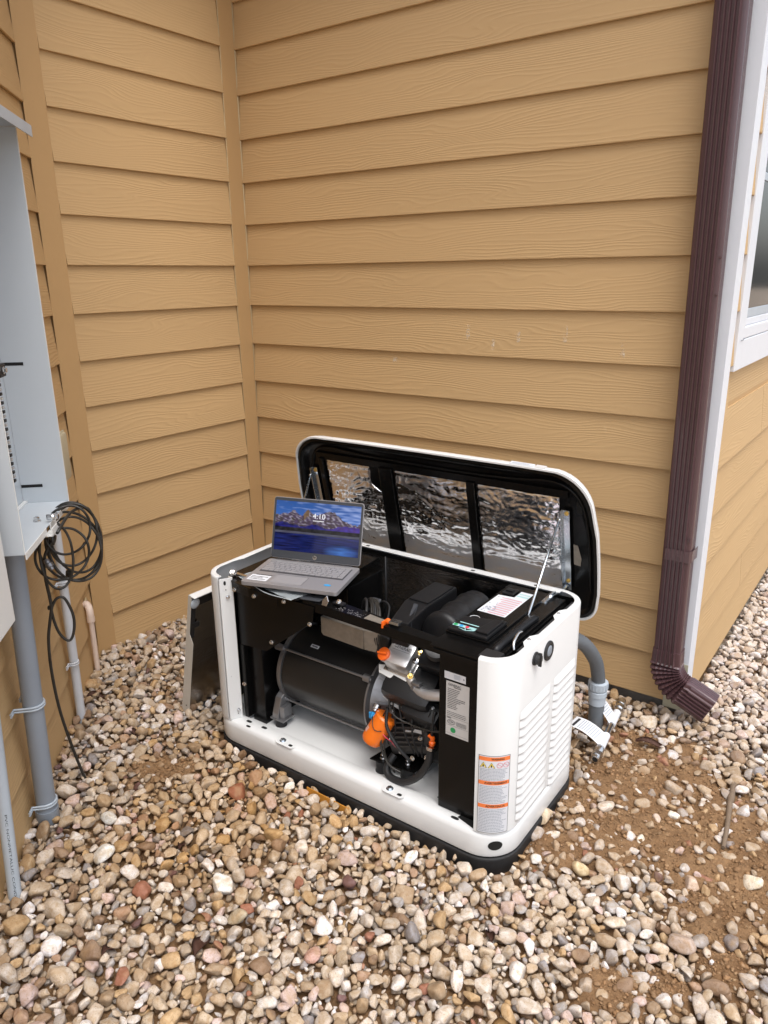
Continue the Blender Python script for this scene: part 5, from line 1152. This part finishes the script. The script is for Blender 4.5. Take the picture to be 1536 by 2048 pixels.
bm = bmesh.new(); prism(bm, [pp(.003, .35, .0135), pp(.020, .35, .0135), pp(.020, PH_ - .03, .0135), pp(.003, PH_ - .03, .0135)], PN_ * .004); prism(bm, [pp(.003, PH_ - .045, .0135), pp(PL_ * .8, PH_ - .045, .0135), pp(PL_ * .8, PH_ - .014, .0135), pp(.003, PH_ - .014, .0135)], PN_ * .005); prism(bm, [pp(.003, .390, .016), pp(.040, .390, .016), pp(.040, .412, .016), pp(.003, .412, .016)], PN_ * .004)
finish('seal_strip', bm, M['rubber'], lp_)
bm = bmesh.new(); lathe(bm, pp(.014, PH_ - .030, .018), PN_, [(0, .020), (.003, .020), (.006, .012)], 16); finish('latch_disc', bm, M['pvc_light'], lp_)
bm = bmesh.new(); lathe(bm, pp(-.0008, .052, .020), PY * -1, [(0, .003), (.0005, .003)], 10); box(bm, pp(.004, .006, .020), (.022, .016, .018), None, .003); finish('corner_foot', bm, M['rubber'], lp_)

# ------------------------------------------------------------------ laptop on the left shelf
lap = empty('laptop', 'open silver laptop with blue mountain lock screen standing on the generator shelf', 'laptop')
LO_ = V((.9285, -.900, .6870)); la = math.radians(17.3); LX = V((math.cos(la), math.sin(la), 0)); LB = V((-LX.y, LX.x, 0)); LU = V((0, 0, 1))
LWd, LDp = .334, .2140
def lpx(u, v, w=0): return LO_ + LX * u - LB * v + LU * w       # v from the hinge towards the user
lap.location = (0, 0, 0)
def rrect(w, d, r, n=5):
    return arc(w - r, r, r, -90, 0, n) + arc(w - r, d - r, r, 0, 90, n) + arc(r, d - r, r, 90, 180, n) + arc(r, r, r, 180, 270, n)
bm = bmesh.new(); prism(bm, [lpx(u, v, -.0135) for u, v in rrect(LWd, LDp, .010)][::-1], LU * .0135, bev=.0014); base = finish('base', bm, M['laptop'], lap)
fb = lambda u, v, L=0: lpx(u, v, .0003 + L)
bm = bmesh.new(); quad(bm, fb, .018, LWd - .018, .022, .118, 0); finish('keyboard_deck', bm, M['key_gap'], base)
km = bmesh.new(); 
rowsk = [(13, .0), (14, .0), (14, .004), (13, .008), (12, .0), (10, .0)]
yy = .0255; kmesh = {}
for ri, hgt in enumerate((.009, .0145, .0145, .0145, .0145, .0140)):
    x = .021; widths = []
    nk = (15, 15, 15, 14, 13, 11)[ri]; tot = LWd - .042
    ww = [1.0] * nk
    if ri == 1: ww[-2] = 1.6
    if ri == 2: ww[0] = 1.5
    if ri == 3: ww[0] = 1.8; ww[-2] = 1.8
    if ri == 4: ww[0] = 2.3; ww[-2] = 2.0
    if ri == 5: ww[0] = 1.3; ww[4] = 4.6
    sc_ = tot / sum(ww)
    for w in ww:
        a = x; b = x + w * sc_ - .0022
        prism(km, [lpx(a, yy, .0004), lpx(b, yy, .0004), lpx(b, yy + hgt - .0022, .0004), lpx(a, yy + hgt - .0022, .0004)][::-1], LU * .0016)
        x += w * sc_
    yy += hgt + .0006
finish('keys', km, M['key'], base)
bm = bmesh.new(); quad(bm, fb, .095, .205, .130, .196, 0); tp = finish('touchpad', bm, M['key'], base)
bm = bmesh.new(); f2_ = lambda u, v: lpx(u, v, .0007)
quad(bm, f2_, .095, .205, .1295, .1305, 0); quad(bm, f2_, .2045, .2055, .13, .196, 0); finish('touchpad_edge', bm, M['laptop_dark'], tp)
bm = bmesh.new(); quad(bm, lambda u, v: lpx(u, v, .0006), .012, .082, .150, .196, 0); st = finish('spec_sticker', bm, M['paper'], base)
bm = bmesh.new(); microtext(bm, lambda u, v: lpx(u, v, .0009), .018, .078, .160, .190, 3, 0, 4, .35, .3); quad(bm, lambda u, v: lpx(u, v, .0009), .025, .082, .146, .151, 0); finish('print', bm, M['ink'], st)
bm = bmesh.new(); c = [lpx(.285 + .012 * math.cos(2 * PI * k / 16), .170 + .007 * math.sin(2 * PI * k / 16), .0009) for k in range(16)]; bm.faces.new([bm.verts.new(p) for p in c[::-1]]); finish('blue_sticker', bm, M['blue'], base)
bm = bmesh.new(); prism(bm, [lpx(.030, .001, .0), lpx(LWd - .030, .001, .0), lpx(LWd - .030, .011, .0), lpx(.030, .011, .0)][::-1], LU * .0042, bev=.0012); finish('hinge_bar', bm, M['steel'], base)
ta = math.radians(16); SU = (LU * math.cos(ta) + LB * math.sin(ta)); SN = LX.cross(SU)      # SN points to the user
if SN.dot(-LB) < 0: SN = -SN
SO = lpx(.002, -.002, .004); SW, SH = .330, .2115
def sc(u, v, d=0): return SO + LX * u + SU * v + SN * d
bm = bmesh.new(); prism(bm, [sc(u, v, -.0055) for u, v in rrect(SW, SH, .010)], SN * .0055, bev=.001); scr = finish('screen_lid', bm, M['laptop'], lap)
bm = bmesh.new(); prism(bm, [sc(u + .002, v + .002, .0001) for u, v in rrect(SW - .004, SH - .004, .008)], SN * .0008); finish('bezel', bm, M['laptop_dark'], scr)
# lock-screen picture: mountains, lake and sky as flat coloured cells
NU, NV = 150, 92
def fbm(x, s):
    return sum(noise.noise(V((x * (2 ** k), s + k * 7.3, 0))) / (1.7 ** k) for k in range(5))
cols = np.zeros((NV, NU, 3))
for i in range(NU):
    u = i / NU
    pk = .71 + .10 * fbm(u * 5, 1.0) + .17 * math.exp(-((u - .37) / .05) ** 2) + .11 * math.exp(-((u - .22) / .05) ** 2) + .14 * math.exp(-((u - .63) / .10) ** 2) - .17 * max(0, u - .72) * 2.4
    pk2 = .56 + .08 * fbm(u * 4, 5.0) - .10 * abs(u - .5) + .10 * math.exp(-((u - .93) / .08) ** 2)
    for j in range(NV):
        v = j / NV
        n1 = noise.noise(V((u * 22, v * 18, 2))); n2 = noise.noise(V((u * 9, v * 26, 8)))
        if v > pk:
            c = np.array((.06, .19, .55)) * (1.15 - (v - .6) * .9)
            cl = max(0, n2 + .1 + .8 * (u - .55)); c = c + np.array((.45, .48, .50)) * min(1, cl * 1.0)
        elif v > pk2:
            snow = max(0, noise.noise(V((u * 30 + v * 14, v * 30, 4))) + .25 * (v - pk2) / max(.02, pk - pk2) - .05)
            c = np.array((.11, .075, .10)) + np.array((.05, .03, .10)) * n1 + np.array((.5, .48, .5)) * min(1, snow * 1.2)
            if abs(u - .37) < .03 and v > pk - .14: c = np.array((.30, .19, .10)) * (1 + .4 * n1)
        elif v > .40:
            c = np.array((.018, .018, .16)) * (1.2 + 1.2 * n1) + (np.array((.07, .03, .12)) if u > .6 else 0) * (1 + n2)
            if v < .47: c = np.array((.028, .026, .026)) * (1 + n1)
        elif v > .355:
            c = np.array((.13, .13, .16)) * (1 + .4 * n2)
        else:
            c = np.array((.012, .020, .11)) * (1.1 + 1.3 * noise.noise(V((u * 6, v * 40, 3))))
            d = math.hypot((u - .80) / .22, (v - .06) / .15)
            if d < 1: c = c + np.array((.05, .17, .40)) * (1 - d) * (1.4 + .8 * n2)
            if u > .62 and v > .2: c = c + np.array((.05, .045, .05)) * (v - .15) * 4
        cols[j, i] = np.clip(c, .002, .95)
bm = bmesh.new(); S0, S1, T0, T1 = .009, SW - .009, .028, SH - .012
vg = [[bm.verts.new(sc(S0 + (S1 - S0) * i / NU, T0 + (T1 - T0) * j / NV, .0013)) for i in range(NU + 1)] for j in range(NV + 1)]
for j in range(NV):
    for i in range(NU): bm.faces.new((vg[j][i], vg[j][i + 1], vg[j + 1][i + 1], vg[j + 1][i]))
pm = mat('screen_picture', (0, 0, 0), 0.08); t = NT(pm); a_ = t.n('ShaderNodeAttribute'); a_.attribute_name = 'pic'
t.l(a_.outputs['Color'], t.b.inputs['Emission Color']); t.b.inputs['Emission Strength'].default_value = .40
so = finish('screen', bm, pm, scr)
cols = cols * np.array((.85, .85, 1.0))
at = so.data.attributes.new('pic', 'FLOAT_COLOR', 'FACE'); at.data.foreach_set('color', np.concatenate([cols.reshape(-1, 3), np.ones((NV * NU, 1))], 1).astype(np.float32).ravel())
em = mat('screen_white', (.0, .0, .0), .3); em.node_tree.nodes['Principled BSDF'].inputs['Emission Color'].default_value = (.9, .9, .95, 1); em.node_tree.nodes['Principled BSDF'].inputs['Emission Strength'].default_value = .60
bm = bmesh.new(); f_ = lambda u, v: sc(u, v, .0016)
put_text(bm, '4:10', f_, .148, .146, .046, .0175, bold=False); quad(bm, f_, .149, .190, .1375, .1395, 0); finish('clock', bm, em, so)
bm = bmesh.new(); f_ = lambda u, v: sc(u, v, .0014); c_ = [f_(.5 * SW + .0075 * math.cos(2 * PI * k / 20), .013 + .0075 * math.sin(2 * PI * k / 20)) for k in range(20)]; bm.faces.new([bm.verts.new(p) for p in c_]); lg = finish('logo', bm, M['steel'], scr)
bm = bmesh.new(); put_text(bm, 'hp', lambda u, v: sc(u, v, .0019), .5 * SW - .005, .009, .010, .0095); finish('lettering', bm, M['ink'], lg)
bm = bmesh.new(); c_ = [f_(.5 * SW + .002 * math.cos(2 * PI * k / 12), SH - .006 + .002 * math.sin(2 * PI * k / 12)) for k in range(12)]; bm.faces.new([bm.verts.new(p) for p in c_]); finish('webcam', bm, M['hole'], scr)
# clear sleeve with papers under the laptop
slv = empty('document_sleeve', 'clear plastic sleeve with papers sticking out under the laptop', 'plastic sleeve')
bm = bmesh.new(); g = []
for j in range(13):
    r = []
    for i in range(19):
        u = i / 18; v = j / 12; p = V((.905, -1.035, .6555)) + V((.285, -.050, 0)) * u + V((.05, .25, 0)) * v
        r.append(bm.verts.new(p + V((0, 0, .0045 + .004 * noise.noise(V((u * 6, v * 6, 1))) + .002 * noise.noise(V((u * 18, v * 18, 1)))))))
    g.append(r)
for j in range(12):
    for i in range(18): bm.faces.new((g[j][i], g[j][i + 1], g[j + 1][i + 1], g[j + 1][i])).smooth = True
finish('clear_film', bm, M['clear'], slv)
bm = bmesh.new(); prism(bm, [(.922, -1.000, .6562), (1.14, -1.048, .6562), (1.18, -.83, .6562), (.965, -.80, .6562)], (0, 0, .002)); finish('paper', bm, M['paper'], slv)
bm = bmesh.new(); tube(bm, smooth_path([(.908, -1.034, .660), (1.0, -1.062, .661), (1.09, -1.085, .660), (1.19, -1.080, .660)], 5), .0016, 5); finish('fold', bm, M['clear'], slv)

# ------------------------------------------------------------------ flexible conduit at the back right
fx = empty('flexible_conduit', 'ribbed grey flexible conduit curving from the generator rear down into the dirt', 'conduit')
pth = smooth_path([(1.905, -.27, .205), (1.905, -.280, .25), (1.903, -.325, .335), (1.885, -.42, .435), (1.83, -.52, .495), (1.77, -.56, .50)], 14)
Rr = [.0235 + (.0011 if i % 2 else -.0006) for i in range(len(pth))]
finish('hose', tube(bmesh.new(), pth, Rr, 20), M['flex'], fx, 60)
bm = bmesh.new(); lathe(bm, (1.905, -.27, .225), (0, 0, -1), [(0, .026), (.004, .0345), (.030, .0345), (.033, .031), (.038, .0305), (.040, .033), (.058, .033), (.060, .0305), (.092, .0295), (.093, .027)], 30); cn = finish('connector', bm, M['pvc_light'], fx, 35)
for k in range(18):
    a = 2 * PI * k / 18; bm = bmesh.new(); box(bm, (1.905 + .0348 * math.cos(a), -.27 + .0348 * math.sin(a), .2075), (.0022, .0022, .022), Matrix.Rotation(a, 3, 'Z')); finish('grip_rib', bm, M['pvc_light'], cn)
finish('stub', tube(bmesh.new(), [(1.905, -.27, .14), (1.907, -.268, -.03)], .0275, 24), M['flex'], fx, 60)

# ------------------------------------------------------------------ gas connector lying on the dirt
gc = empty('gas_connector', 'steel gas connector tube with two white paper tags lying on the dirt', 'gas connector')
G0, G1 = V((1.985, -.485, .052)), V((1.950, -.110, .078)); gd = (G1 - G0).normalized(); GLn = (G1 - G0).length
gq = lambda f, dz=0: G0 + gd * GLn * f + V((0, 0, dz))
finish('tube', tube(bmesh.new(), [gq(.1), gq(.9)], .0115, 16), M['steel'], gc, 60)
for a_, b_ in ((.185, .385), (.56, .78)): finish('sleeve', tube(bmesh.new(), [gq(a_), gq(b_)], .0142, 18), M['paper'], gc, 60)
for s_, c in ((1, gq(0)), (-1, gq(1))):
    bm = bmesh.new(); d_ = gd * s_
    lathe(bm, c, d_, [(0, .0115), (.001, .0135), (.014, .0135), (.015, .0145)], 20); lathe(bm, c - d_ * .0004, d_, [(0, .0095), (.0004, .0095)], 16, 1)
    tube_fixed(bm, [c + d_ * .016, c + d_ * .034], [.0185, .0185], d_, 6); lathe(bm, c + d_ * .0345, d_, [(0, .014), (.012, .0165), (.026, .0165), (.030, .012)], 20)
    finish('end_nut', bm, [M['steel'], M['hole']], gc, 35)
def gtag(f, v1, v2, drop):
    bm = bmesh.new(); n = 7; c0 = gq(f, .012); rows = []
    wv = V(v2)
    for i in range(n + 1):
        k = i / n; p = c0 + V(v1) * k + V((0, 0, drop * math.sin(k * PI * .9)))
        rows.append((bm.verts.new(p - wv * .5), bm.verts.new(p + wv * .5)))
    for a, b in zip(rows[:-1], rows[1:]): bm.faces.new((a[0], b[0], b[1], a[1]))
    bmesh.ops.recalc_face_normals(bm, faces=bm.faces)
    tg = finish('tag', bm, M['paper'], gc, 180)
    bm = bmesh.new()
    def fm(u, v, L=.0012): k = u; p = c0 + V(v1) * k + V((0, 0, drop * math.sin(k * PI * .9) + L)); return p + wv * v
    quad(bm, fm, .82, .90, -.42, .35, 0); finish('heading', bm, M['ink'], tg)
    bm = bmesh.new()
    for i in range(9): quad(bm, fm, .16 + i * .068, .18 + i * .068, -.42, .40, 0)
    finish('print', bm, M['ink_soft'], tg)
gtag(.26, (-.112, -.005, .035), (.012, .058, .008), .014)
gtag(.60, (-.092, .035, .055), (.006, .052, .004), .012)

# ------------------------------------------------------------------ twigs, leaves, scraps
def gz(x, y): return ground_z(x, y)
stp = [V((x, y, gz(x, y) + .012)) for x, y in ((2.362, -.115), (2.372, -.22), (2.392, -.33), (2.402, -.43), (2.418, -.54), (2.430, -.645))]
bm = bmesh.new(); tube(bm, smooth_path(stp[:4], 4), [.010 + .0015 * math.sin(i * 1.9) for i in range(13)], 8); tube(bm, smooth_path(stp[3:], 4), [.0085 - .0003 * i for i in range(9)], 8)
tag(finish('stick', bm, M['wood'], None, 60), 'long grey brown stick lying in the dirt right of the generator', 'stick')
def leaf(x, y, L, W, a, label, m='leaf', z=.028, curl=.012):
    bm = bmesh.new(); n = 8; rows = []; c, s = math.cos(a), math.sin(a); z0 = gz(x, y) + z
    for i in range(n + 1):
        k = i / n; w = W * math.sin(PI * k) ** .7 * .5 + .0006
        rows.append([bm.verts.new((x + (k - .5) * L * c - q * w * s, y + (k - .5) * L * s + q * w * c, z0 + curl * (abs(q) ** 1.5) + curl * .7 * math.sin(k * 5))) for q in (-1, -.5, 0, .5, 1)])
    for a_, b_ in zip(rows[:-1], rows[1:]):
        for k in range(4): bm.faces.new((a_[k], b_[k], b_[k + 1], a_[k + 1])).smooth = True
    bmesh.ops.solidify(bm, geom=bm.faces[:], thickness=.0008)
    tag(finish('leaf', bm, M[m]), label, 'leaf')
leaf(2.112, -.284, .105, .032, .25, 'curled brown dead leaf on bare dirt beside the gas connector', 'leaf', .020)
leaf(.287, -1.24, .060, .038, .9, 'dark purplish dead leaf on gravel beside the thin white conduit')
leaf(1.456, -1.746, .070, .040, 1.9, 'crumpled brown dead leaf on the gravel in the left foreground', 'leaf', .032)
leaf(1.40, -1.70, .04, .02, .4, 'small tan leaf on gravel next to a crumpled brown leaf', 'leaf_y', .034)
leaf(2.16, -1.50, .055, .024, .6, 'narrow tan leaf on the gravel in front of the generator corner', 'leaf_y', .034)
leaf(2.02, -1.30, .05, .022, 2.3, 'brown leaf scrap on gravel just below the generator front corner', 'leaf', .032)
lr_ = random.Random(12)
for (x, y) in ((1.15, -1.55), (1.72, -1.48), (1.30, -1.90), (1.95, -1.72), (.95, -1.80), (.60, -1.30), (1.62, -1.75), (2.24, -1.45), (2.45, .10), (.45, -1.02), (1.82, -1.30)):
    leaf(x, y, lr_.uniform(.022, .045), lr_.uniform(.010, .022), lr_.uniform(0, 3), 'small brown leaf scrap lying between the river stones', lr_.choice(('leaf', 'leaf_y')), .030)
for o in COL.objects:
    if o.get('label') == 'small brown leaf scrap lying between the river stones': o['group'] = 'leaf scraps in the gravel'
tag(finish('orange_strip', prism(bmesh.new(), [(1.270, -1.140, .012), (1.435, -1.136, .002), (1.435, -1.130, .028), (1.262, -1.132, .036)], (0, .004, 0), bev=.001), M['orange_strip']), 'rusty orange strip wedged along the front edge of the black pad', 'strip')

# ------------------------------------------------------------------ river stones
def ico(sub):
    bm = bmesh.new(); bmesh.ops.create_icosphere(bm, subdivisions=sub, radius=1.0)
    v = np.array([x.co[:] for x in bm.verts]); f = np.array([[q.index for q in p.verts] for p in bm.faces]); bm.free(); return v, f
def shape(v, seed):
    r = np.random.RandomState(seed); v = v.copy()
    ax = np.array((1.0, r.uniform(.62, .95), r.uniform(.42, .74)))
    for _ in range(r.randint(7, 16)):                                       # worn flats
        n = r.normal(size=3); n /= np.linalg.norm(n); d = r.uniform(.46, .84); k = v @ n
        ex = np.maximum(0, k - d); v -= np.outer(ex * r.uniform(.75, .97), n)
    d = np.zeros(len(v))
    for q in range(7):
        k = r.normal(size=3) * (1.1 + .55 * q); d += np.sin(v @ k + r.uniform(0, 6.28)) * .050 / (1 + .25 * q)
    v *= (1 + d)[:, None]
    return v * ax
V3, F3 = ico(3); V2, F2 = ico(2); V1_, F1_ = ico(1)
NSH = 22
S3 = [shape(V3, 100 + i) for i in range(NSH)]; S2 = [shape(V2, 100 + i) for i in range(NSH)]
CAMr = np.array(CAMROT)
def project(x, y, z):
    d = (np.array((x, y, z)) - np.array(CAM)) @ CAMr
    if d[2] > -.05: return None
    f = 1509.6; return 768 + f * d[0] / -d[2], 1024 - f * d[1] / -d[2], -d[2]
PALETTE = [((.55, .46, .34), 22), ((.50, .40, .27), 18), ((.62, .55, .45), 17), ((.70, .66, .59), 11), ((.42, .31, .19), 13), ((.42, .28, .18), 4), ((.43, .40, .36), 7), ((.30, .20, .12), 6), ((.52, .36, .18), 8), ((.60, .47, .41), 7), ((.80, .78, .75), 6), ((.30, .28, .27), 3), ((.34, .15, .09), 1.2), ((.16, .085, .075), .7)]
pc_ = np.array([c for c, _ in PALETTE]); pw = np.array([w for _, w in PALETTE], float); pw /= pw.sum()
def inside_house(x, y, r):
    if y > -.004 - r * .55 and x < 2.14 + r * .55 and (y > 0 or x < 2.14): 
        if x < 2.14 + r * .6: return True
    if y > -1.0 and x < .0 + r * .55: return True
    q = (x + .017) * .70711 + (y + 1.007) * .70711
    if q < r * .55 and y < -.99: return True
    return False
def in_pad(x, y, r):
    m_ = r * .35
    dx = max(GX - .002 - x, x - (X1 + .010), 0); dy = max(GY - .012 - y, y - (Y1 + .010), 0)
    cx_, cy_ = GX + .08, GY + .07
    if dx > 0 or dy > 0: return math.hypot(dx, dy) < m_
    # leave the rounded corners to stones
    for (qx, qy) in ((GX + .078, GY + .075), (X1 - .072, GY + .075), (X1 - .072, Y1 - .07), (GX + .078, Y1 - .07)):
        if (x < qx) == (qx < 1.3) and (y < qy) == (qy < -.8) and abs(x - qx) < .1 and abs(y - qy) < .1: return math.hypot(x - qx, y - qy) < .088 + m_
    return True
def area_ok(x, y, r):
    p = project(x, y, .02)
    if p is None: return False
    px, py, d = p
    if px < -420 or px > 1536 + 420 or py > 2048 + 380 or py < 900: return False
    return not (inside_house(x, y, r) or in_pad(x, y, r))
cell = .03
def pack(n_try, radii, grid, placed, keep, zfun, skipdirt):
    for k in range(n_try):
        x = rng.uniform(-.05, 3.5); y = rng.uniform(-2.75, 2.4); r = radii(x, y)
        if not area_ok(x, y, r): continue
        dm = dirt_mask(x, y)
        if skipdirt and dm > .15 and rng.rand() < (dm * 1.05 - .03) * (.97 if r < .012 else .90): continue
        ci, cj = int(x / cell), int(y / cell); ok = True; R_ = 3
        for a in range(ci - R_, ci + R_ + 1):
            for b in range(cj - R_, cj + R_ + 1):
                for (qx, qy, qr) in grid.get((a, b), ()):
                    if (qx - x) ** 2 + (qy - y) ** 2 < ((qr + r) * keep) ** 2: ok = False; break
                if not ok: break
            if not ok: break
        if not ok: continue
        grid.setdefault((ci, cj), []).append((x, y, r)); placed.append((x, y, zfun(x, y, r, dm), r, dm))
import time
_t = time.time()
top = []; g1 = {}
def zt(x, y, r, dm): return base_z(x, y) + r * .30 + rng.uniform(-.004, .009) - dm * r * .30 + dm * .008
# a few hand placed stones that stand out in the photograph
SPECIAL = [(1.942, -.815, .046, (.66, .56, .43)), (1.347, -1.578, .036, (.80, .79, .76)), (1.955, -.895, .030, (.46, .41, .38)), (2.005, -.870, .026, (.70, .67, .64)), (2.00, -.985, .018, (.74, .71, .67)),
           (1.205, -1.150, .022, (.78, .76, .74)), (.905, -1.62, .030, (.72, .72, .70)), (1.02, -1.72, .034, (.80, .80, .78)), (1.46, -1.63, .030, (.52, .44, .32)), (2.16, -.20, .022, (.74, .70, .66)), (2.06, -.13, .034, (.62, .55, .47)), (2.145, -.105, .030, (.50, .42, .35)),
           (2.27, -.58, .022, (.80, .79, .75)), (2.235, -.62, .020, (.66, .55, .49)), (2.30, -.62, .020, (.68, .64, .60)), (2.22, -.74, .018, (.80, .77, .70)), (2.12, -.95, .030, (.66, .55, .36)), (2.33, -.93, .026, (.62, .52, .42)), (2.39, -.83, .026, (.60, .47, .38)),
           (2.42, -1.05, .038, (.48, .38, .32)), (2.33, -1.03, .030, (.52, .42, .33)), (2.26, -1.08, .030, (.70, .63, .54)), (1.62, -1.36, .027, (.18, .10, .095)), (2.52, -.74, .030, (.80, .72, .60)), (1.69, -1.60, .026, (.52, .33, .28)), (2.02, -1.62, .030, (.35, .12, .11))]
scol = {}
for x, y, r, c in SPECIAL:
    g1.setdefault((int(x / cell), int(y / cell)), []).append((x, y, r)); scol[len(top)] = c; top.append((x, y, base_z(x, y) + r * .42, r, dirt_mask(x, y) * .4))
pack(2600, lambda x, y: rng.uniform(.025, .034), g1, top, 1.25, zt, True)
pack(20000, lambda x, y: rng.uniform(.018, .0275), g1, top, .74, zt, True)
pack(110000, lambda x, y: rng.uniform(.012, .0185), g1, top, .64, zt, True)
pack(110000, lambda x, y: rng.uniform(.006, .011), g1, top, .64, lambda x, y, r, dm: base_z(x, y) + r * .25 + rng.uniform(-.004, .004) + dm * .006, True)
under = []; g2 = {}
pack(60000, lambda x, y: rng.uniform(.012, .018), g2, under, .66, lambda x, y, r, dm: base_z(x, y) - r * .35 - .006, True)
print('stones', len(top), len(under), round(time.time() - _t, 1), 's')
def rotm(a, b, c):
    return np.array(Matrix.Rotation(a, 3, 'Z') @ Matrix.Rotation(b, 3, 'X') @ Matrix.Rotation(c, 3, 'Y'))
def tint(i, x, y, dm):
    if i in scol: return np.array(scol[i])
    c = pc_[rng.choice(len(pc_), p=pw)] * rng.uniform(.86, 1.12)
    warm = max(0.0, 1 - math.hypot(x - 1.1, y + 1.35) / .55)          # sandier patch before the generator
    c = c * (1 - .28 * warm * np.array((.5, .9, 1.3)))
    pale = max(0.0, min(1.0, (y + .25) * 2.0)) if x > 2.1 else 0.0     # whiter gravel along the window wall
    c = c * (1 - pale * .45) + np.array((.74, .70, .66)) * pale * .45
    if dm > .2: c = c * .8 + np.array((.26, .16, .09)) * .2
    g_ = c.mean(); c = g_ + (c - g_) * (.92 + .20 * warm)
    return np.clip(c * (1.0 - .08 * warm) * np.array((.99, .99, 1.06 - .05 * warm)), 0.02, .88)
sizes = []
for i, (x, y, z, r, dm) in enumerate(top):
    p = project(x, y, z)
    vis = p is not None and 0 < p[0] < 1536 and 0 < p[1] < 2048
    sizes.append((r / p[2]) if vis else 0)
order = np.argsort(-np.array(sizes)); single = set(int(i) for i in order[:300])
protos = []
for s_ in range(NSH):
    me = bpy.data.meshes.new('stone'); me.from_pydata([tuple(v) for v in S3[s_]], [], [tuple(int(q) for q in f) for f in F3]); me.shade_smooth(); me.materials.append(M['stone_o']); protos.append(me)
acc_v, acc_f, acc_c, off = [], [], [], 0
def add(S, F, x, y, z, r, c, k, tilt_=.5):
    global off
    R_ = rotm(rng.uniform(0, 6.28), rng.normal(0, tilt_), rng.normal(0, tilt_))
    v = (S[k] * (r * 1.12)) @ R_.T + np.array((x, y, z)); acc_v.append(v); acc_f.append(F + off); off += len(v); acc_c.append(np.tile(np.append(c, 1.0), (len(v), 1)))
for i, (x, y, z, r, dm) in enumerate(top):
    c = tint(i, x, y, dm); k = rng.randint(NSH)
    if i in single:
        o = bpy.data.objects.new('stone', protos[k]); COL.objects.link(o); o.parent = ground
        o.location = (x, y, z); o.scale = (r * 1.12,) * 3; o.rotation_euler = (rng.normal(0, .45), rng.normal(0, .45), rng.uniform(0, 6.28)); o.color = (*c, 1)
    else:
        p = project(x, y, z); near = p is not None and -60 < p[0] < 1600 and p[1] < 2110
        if r > .0115 and near: add(S3, F3, x, y, z, r, c, k)
        else: add(S2, F2, x, y, z, r, c, k)
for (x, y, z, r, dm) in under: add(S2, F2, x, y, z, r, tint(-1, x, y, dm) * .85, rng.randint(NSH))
# crumbs of earth on the bare patches
cr = 0
while cr < 9000:
    cx_, cy_, rr = DIRT[rng.randint(len(DIRT))]; x = cx_ + rng.normal(0, rr * .7); y = cy_ + rng.normal(0, rr * .7); cr += 1
    if inside_house(x, y, 0) or in_pad(x, y, 0): continue
    dm = dirt_mask(x, y)
    if dm < .15: continue
    r = rng.uniform(.0012, .0045) if rng.rand() < .93 else rng.uniform(.005, .011)
    vv = V1_ * (1 + .25 * np.random.RandomState(cr).normal(size=(len(V1_), 1))) * np.array((1, .8, .6)) * r
    v = vv @ rotm(rng.uniform(0, 6.28), 0, 0).T + np.array((x, y, ground_z(x, y) + r * .2)); acc_v.append(v); acc_f.append(F1_ + off); off += len(v)
    c = np.array((.30, .18, .092)) * rng.uniform(.65, 1.15); acc_c.append(np.tile(np.append(c, 1.0), (len(v), 1)))
vv = np.concatenate(acc_v); ff = np.concatenate(acc_f).astype(np.int32); cc_ = np.concatenate(acc_c)
me = bpy.data.meshes.new('gravel'); me.vertices.add(len(vv)); me.vertices.foreach_set('co', vv.astype(np.float32).ravel())
me.loops.add(ff.size); me.loops.foreach_set('vertex_index', ff.ravel()); me.polygons.add(len(ff)); me.polygons.foreach_set('loop_start', np.arange(0, ff.size, 3, dtype=np.int32)); me.polygons.foreach_set('loop_total', np.full(len(ff), 3, np.int32))
me.update(calc_edges=True); me.shade_smooth(); me.materials.append(M['stone_a'])
at = me.attributes.new('tint', 'FLOAT_COLOR', 'POINT'); at.data.foreach_set('color', cc_.astype(np.float32).ravel())
gr = bpy.data.objects.new('gravel', me); COL.objects.link(gr); gr['kind'] = 'stuff'
print('gravel tris', len(ff), round(time.time() - _t, 1), 's')
bpy.context.view_layer.update()
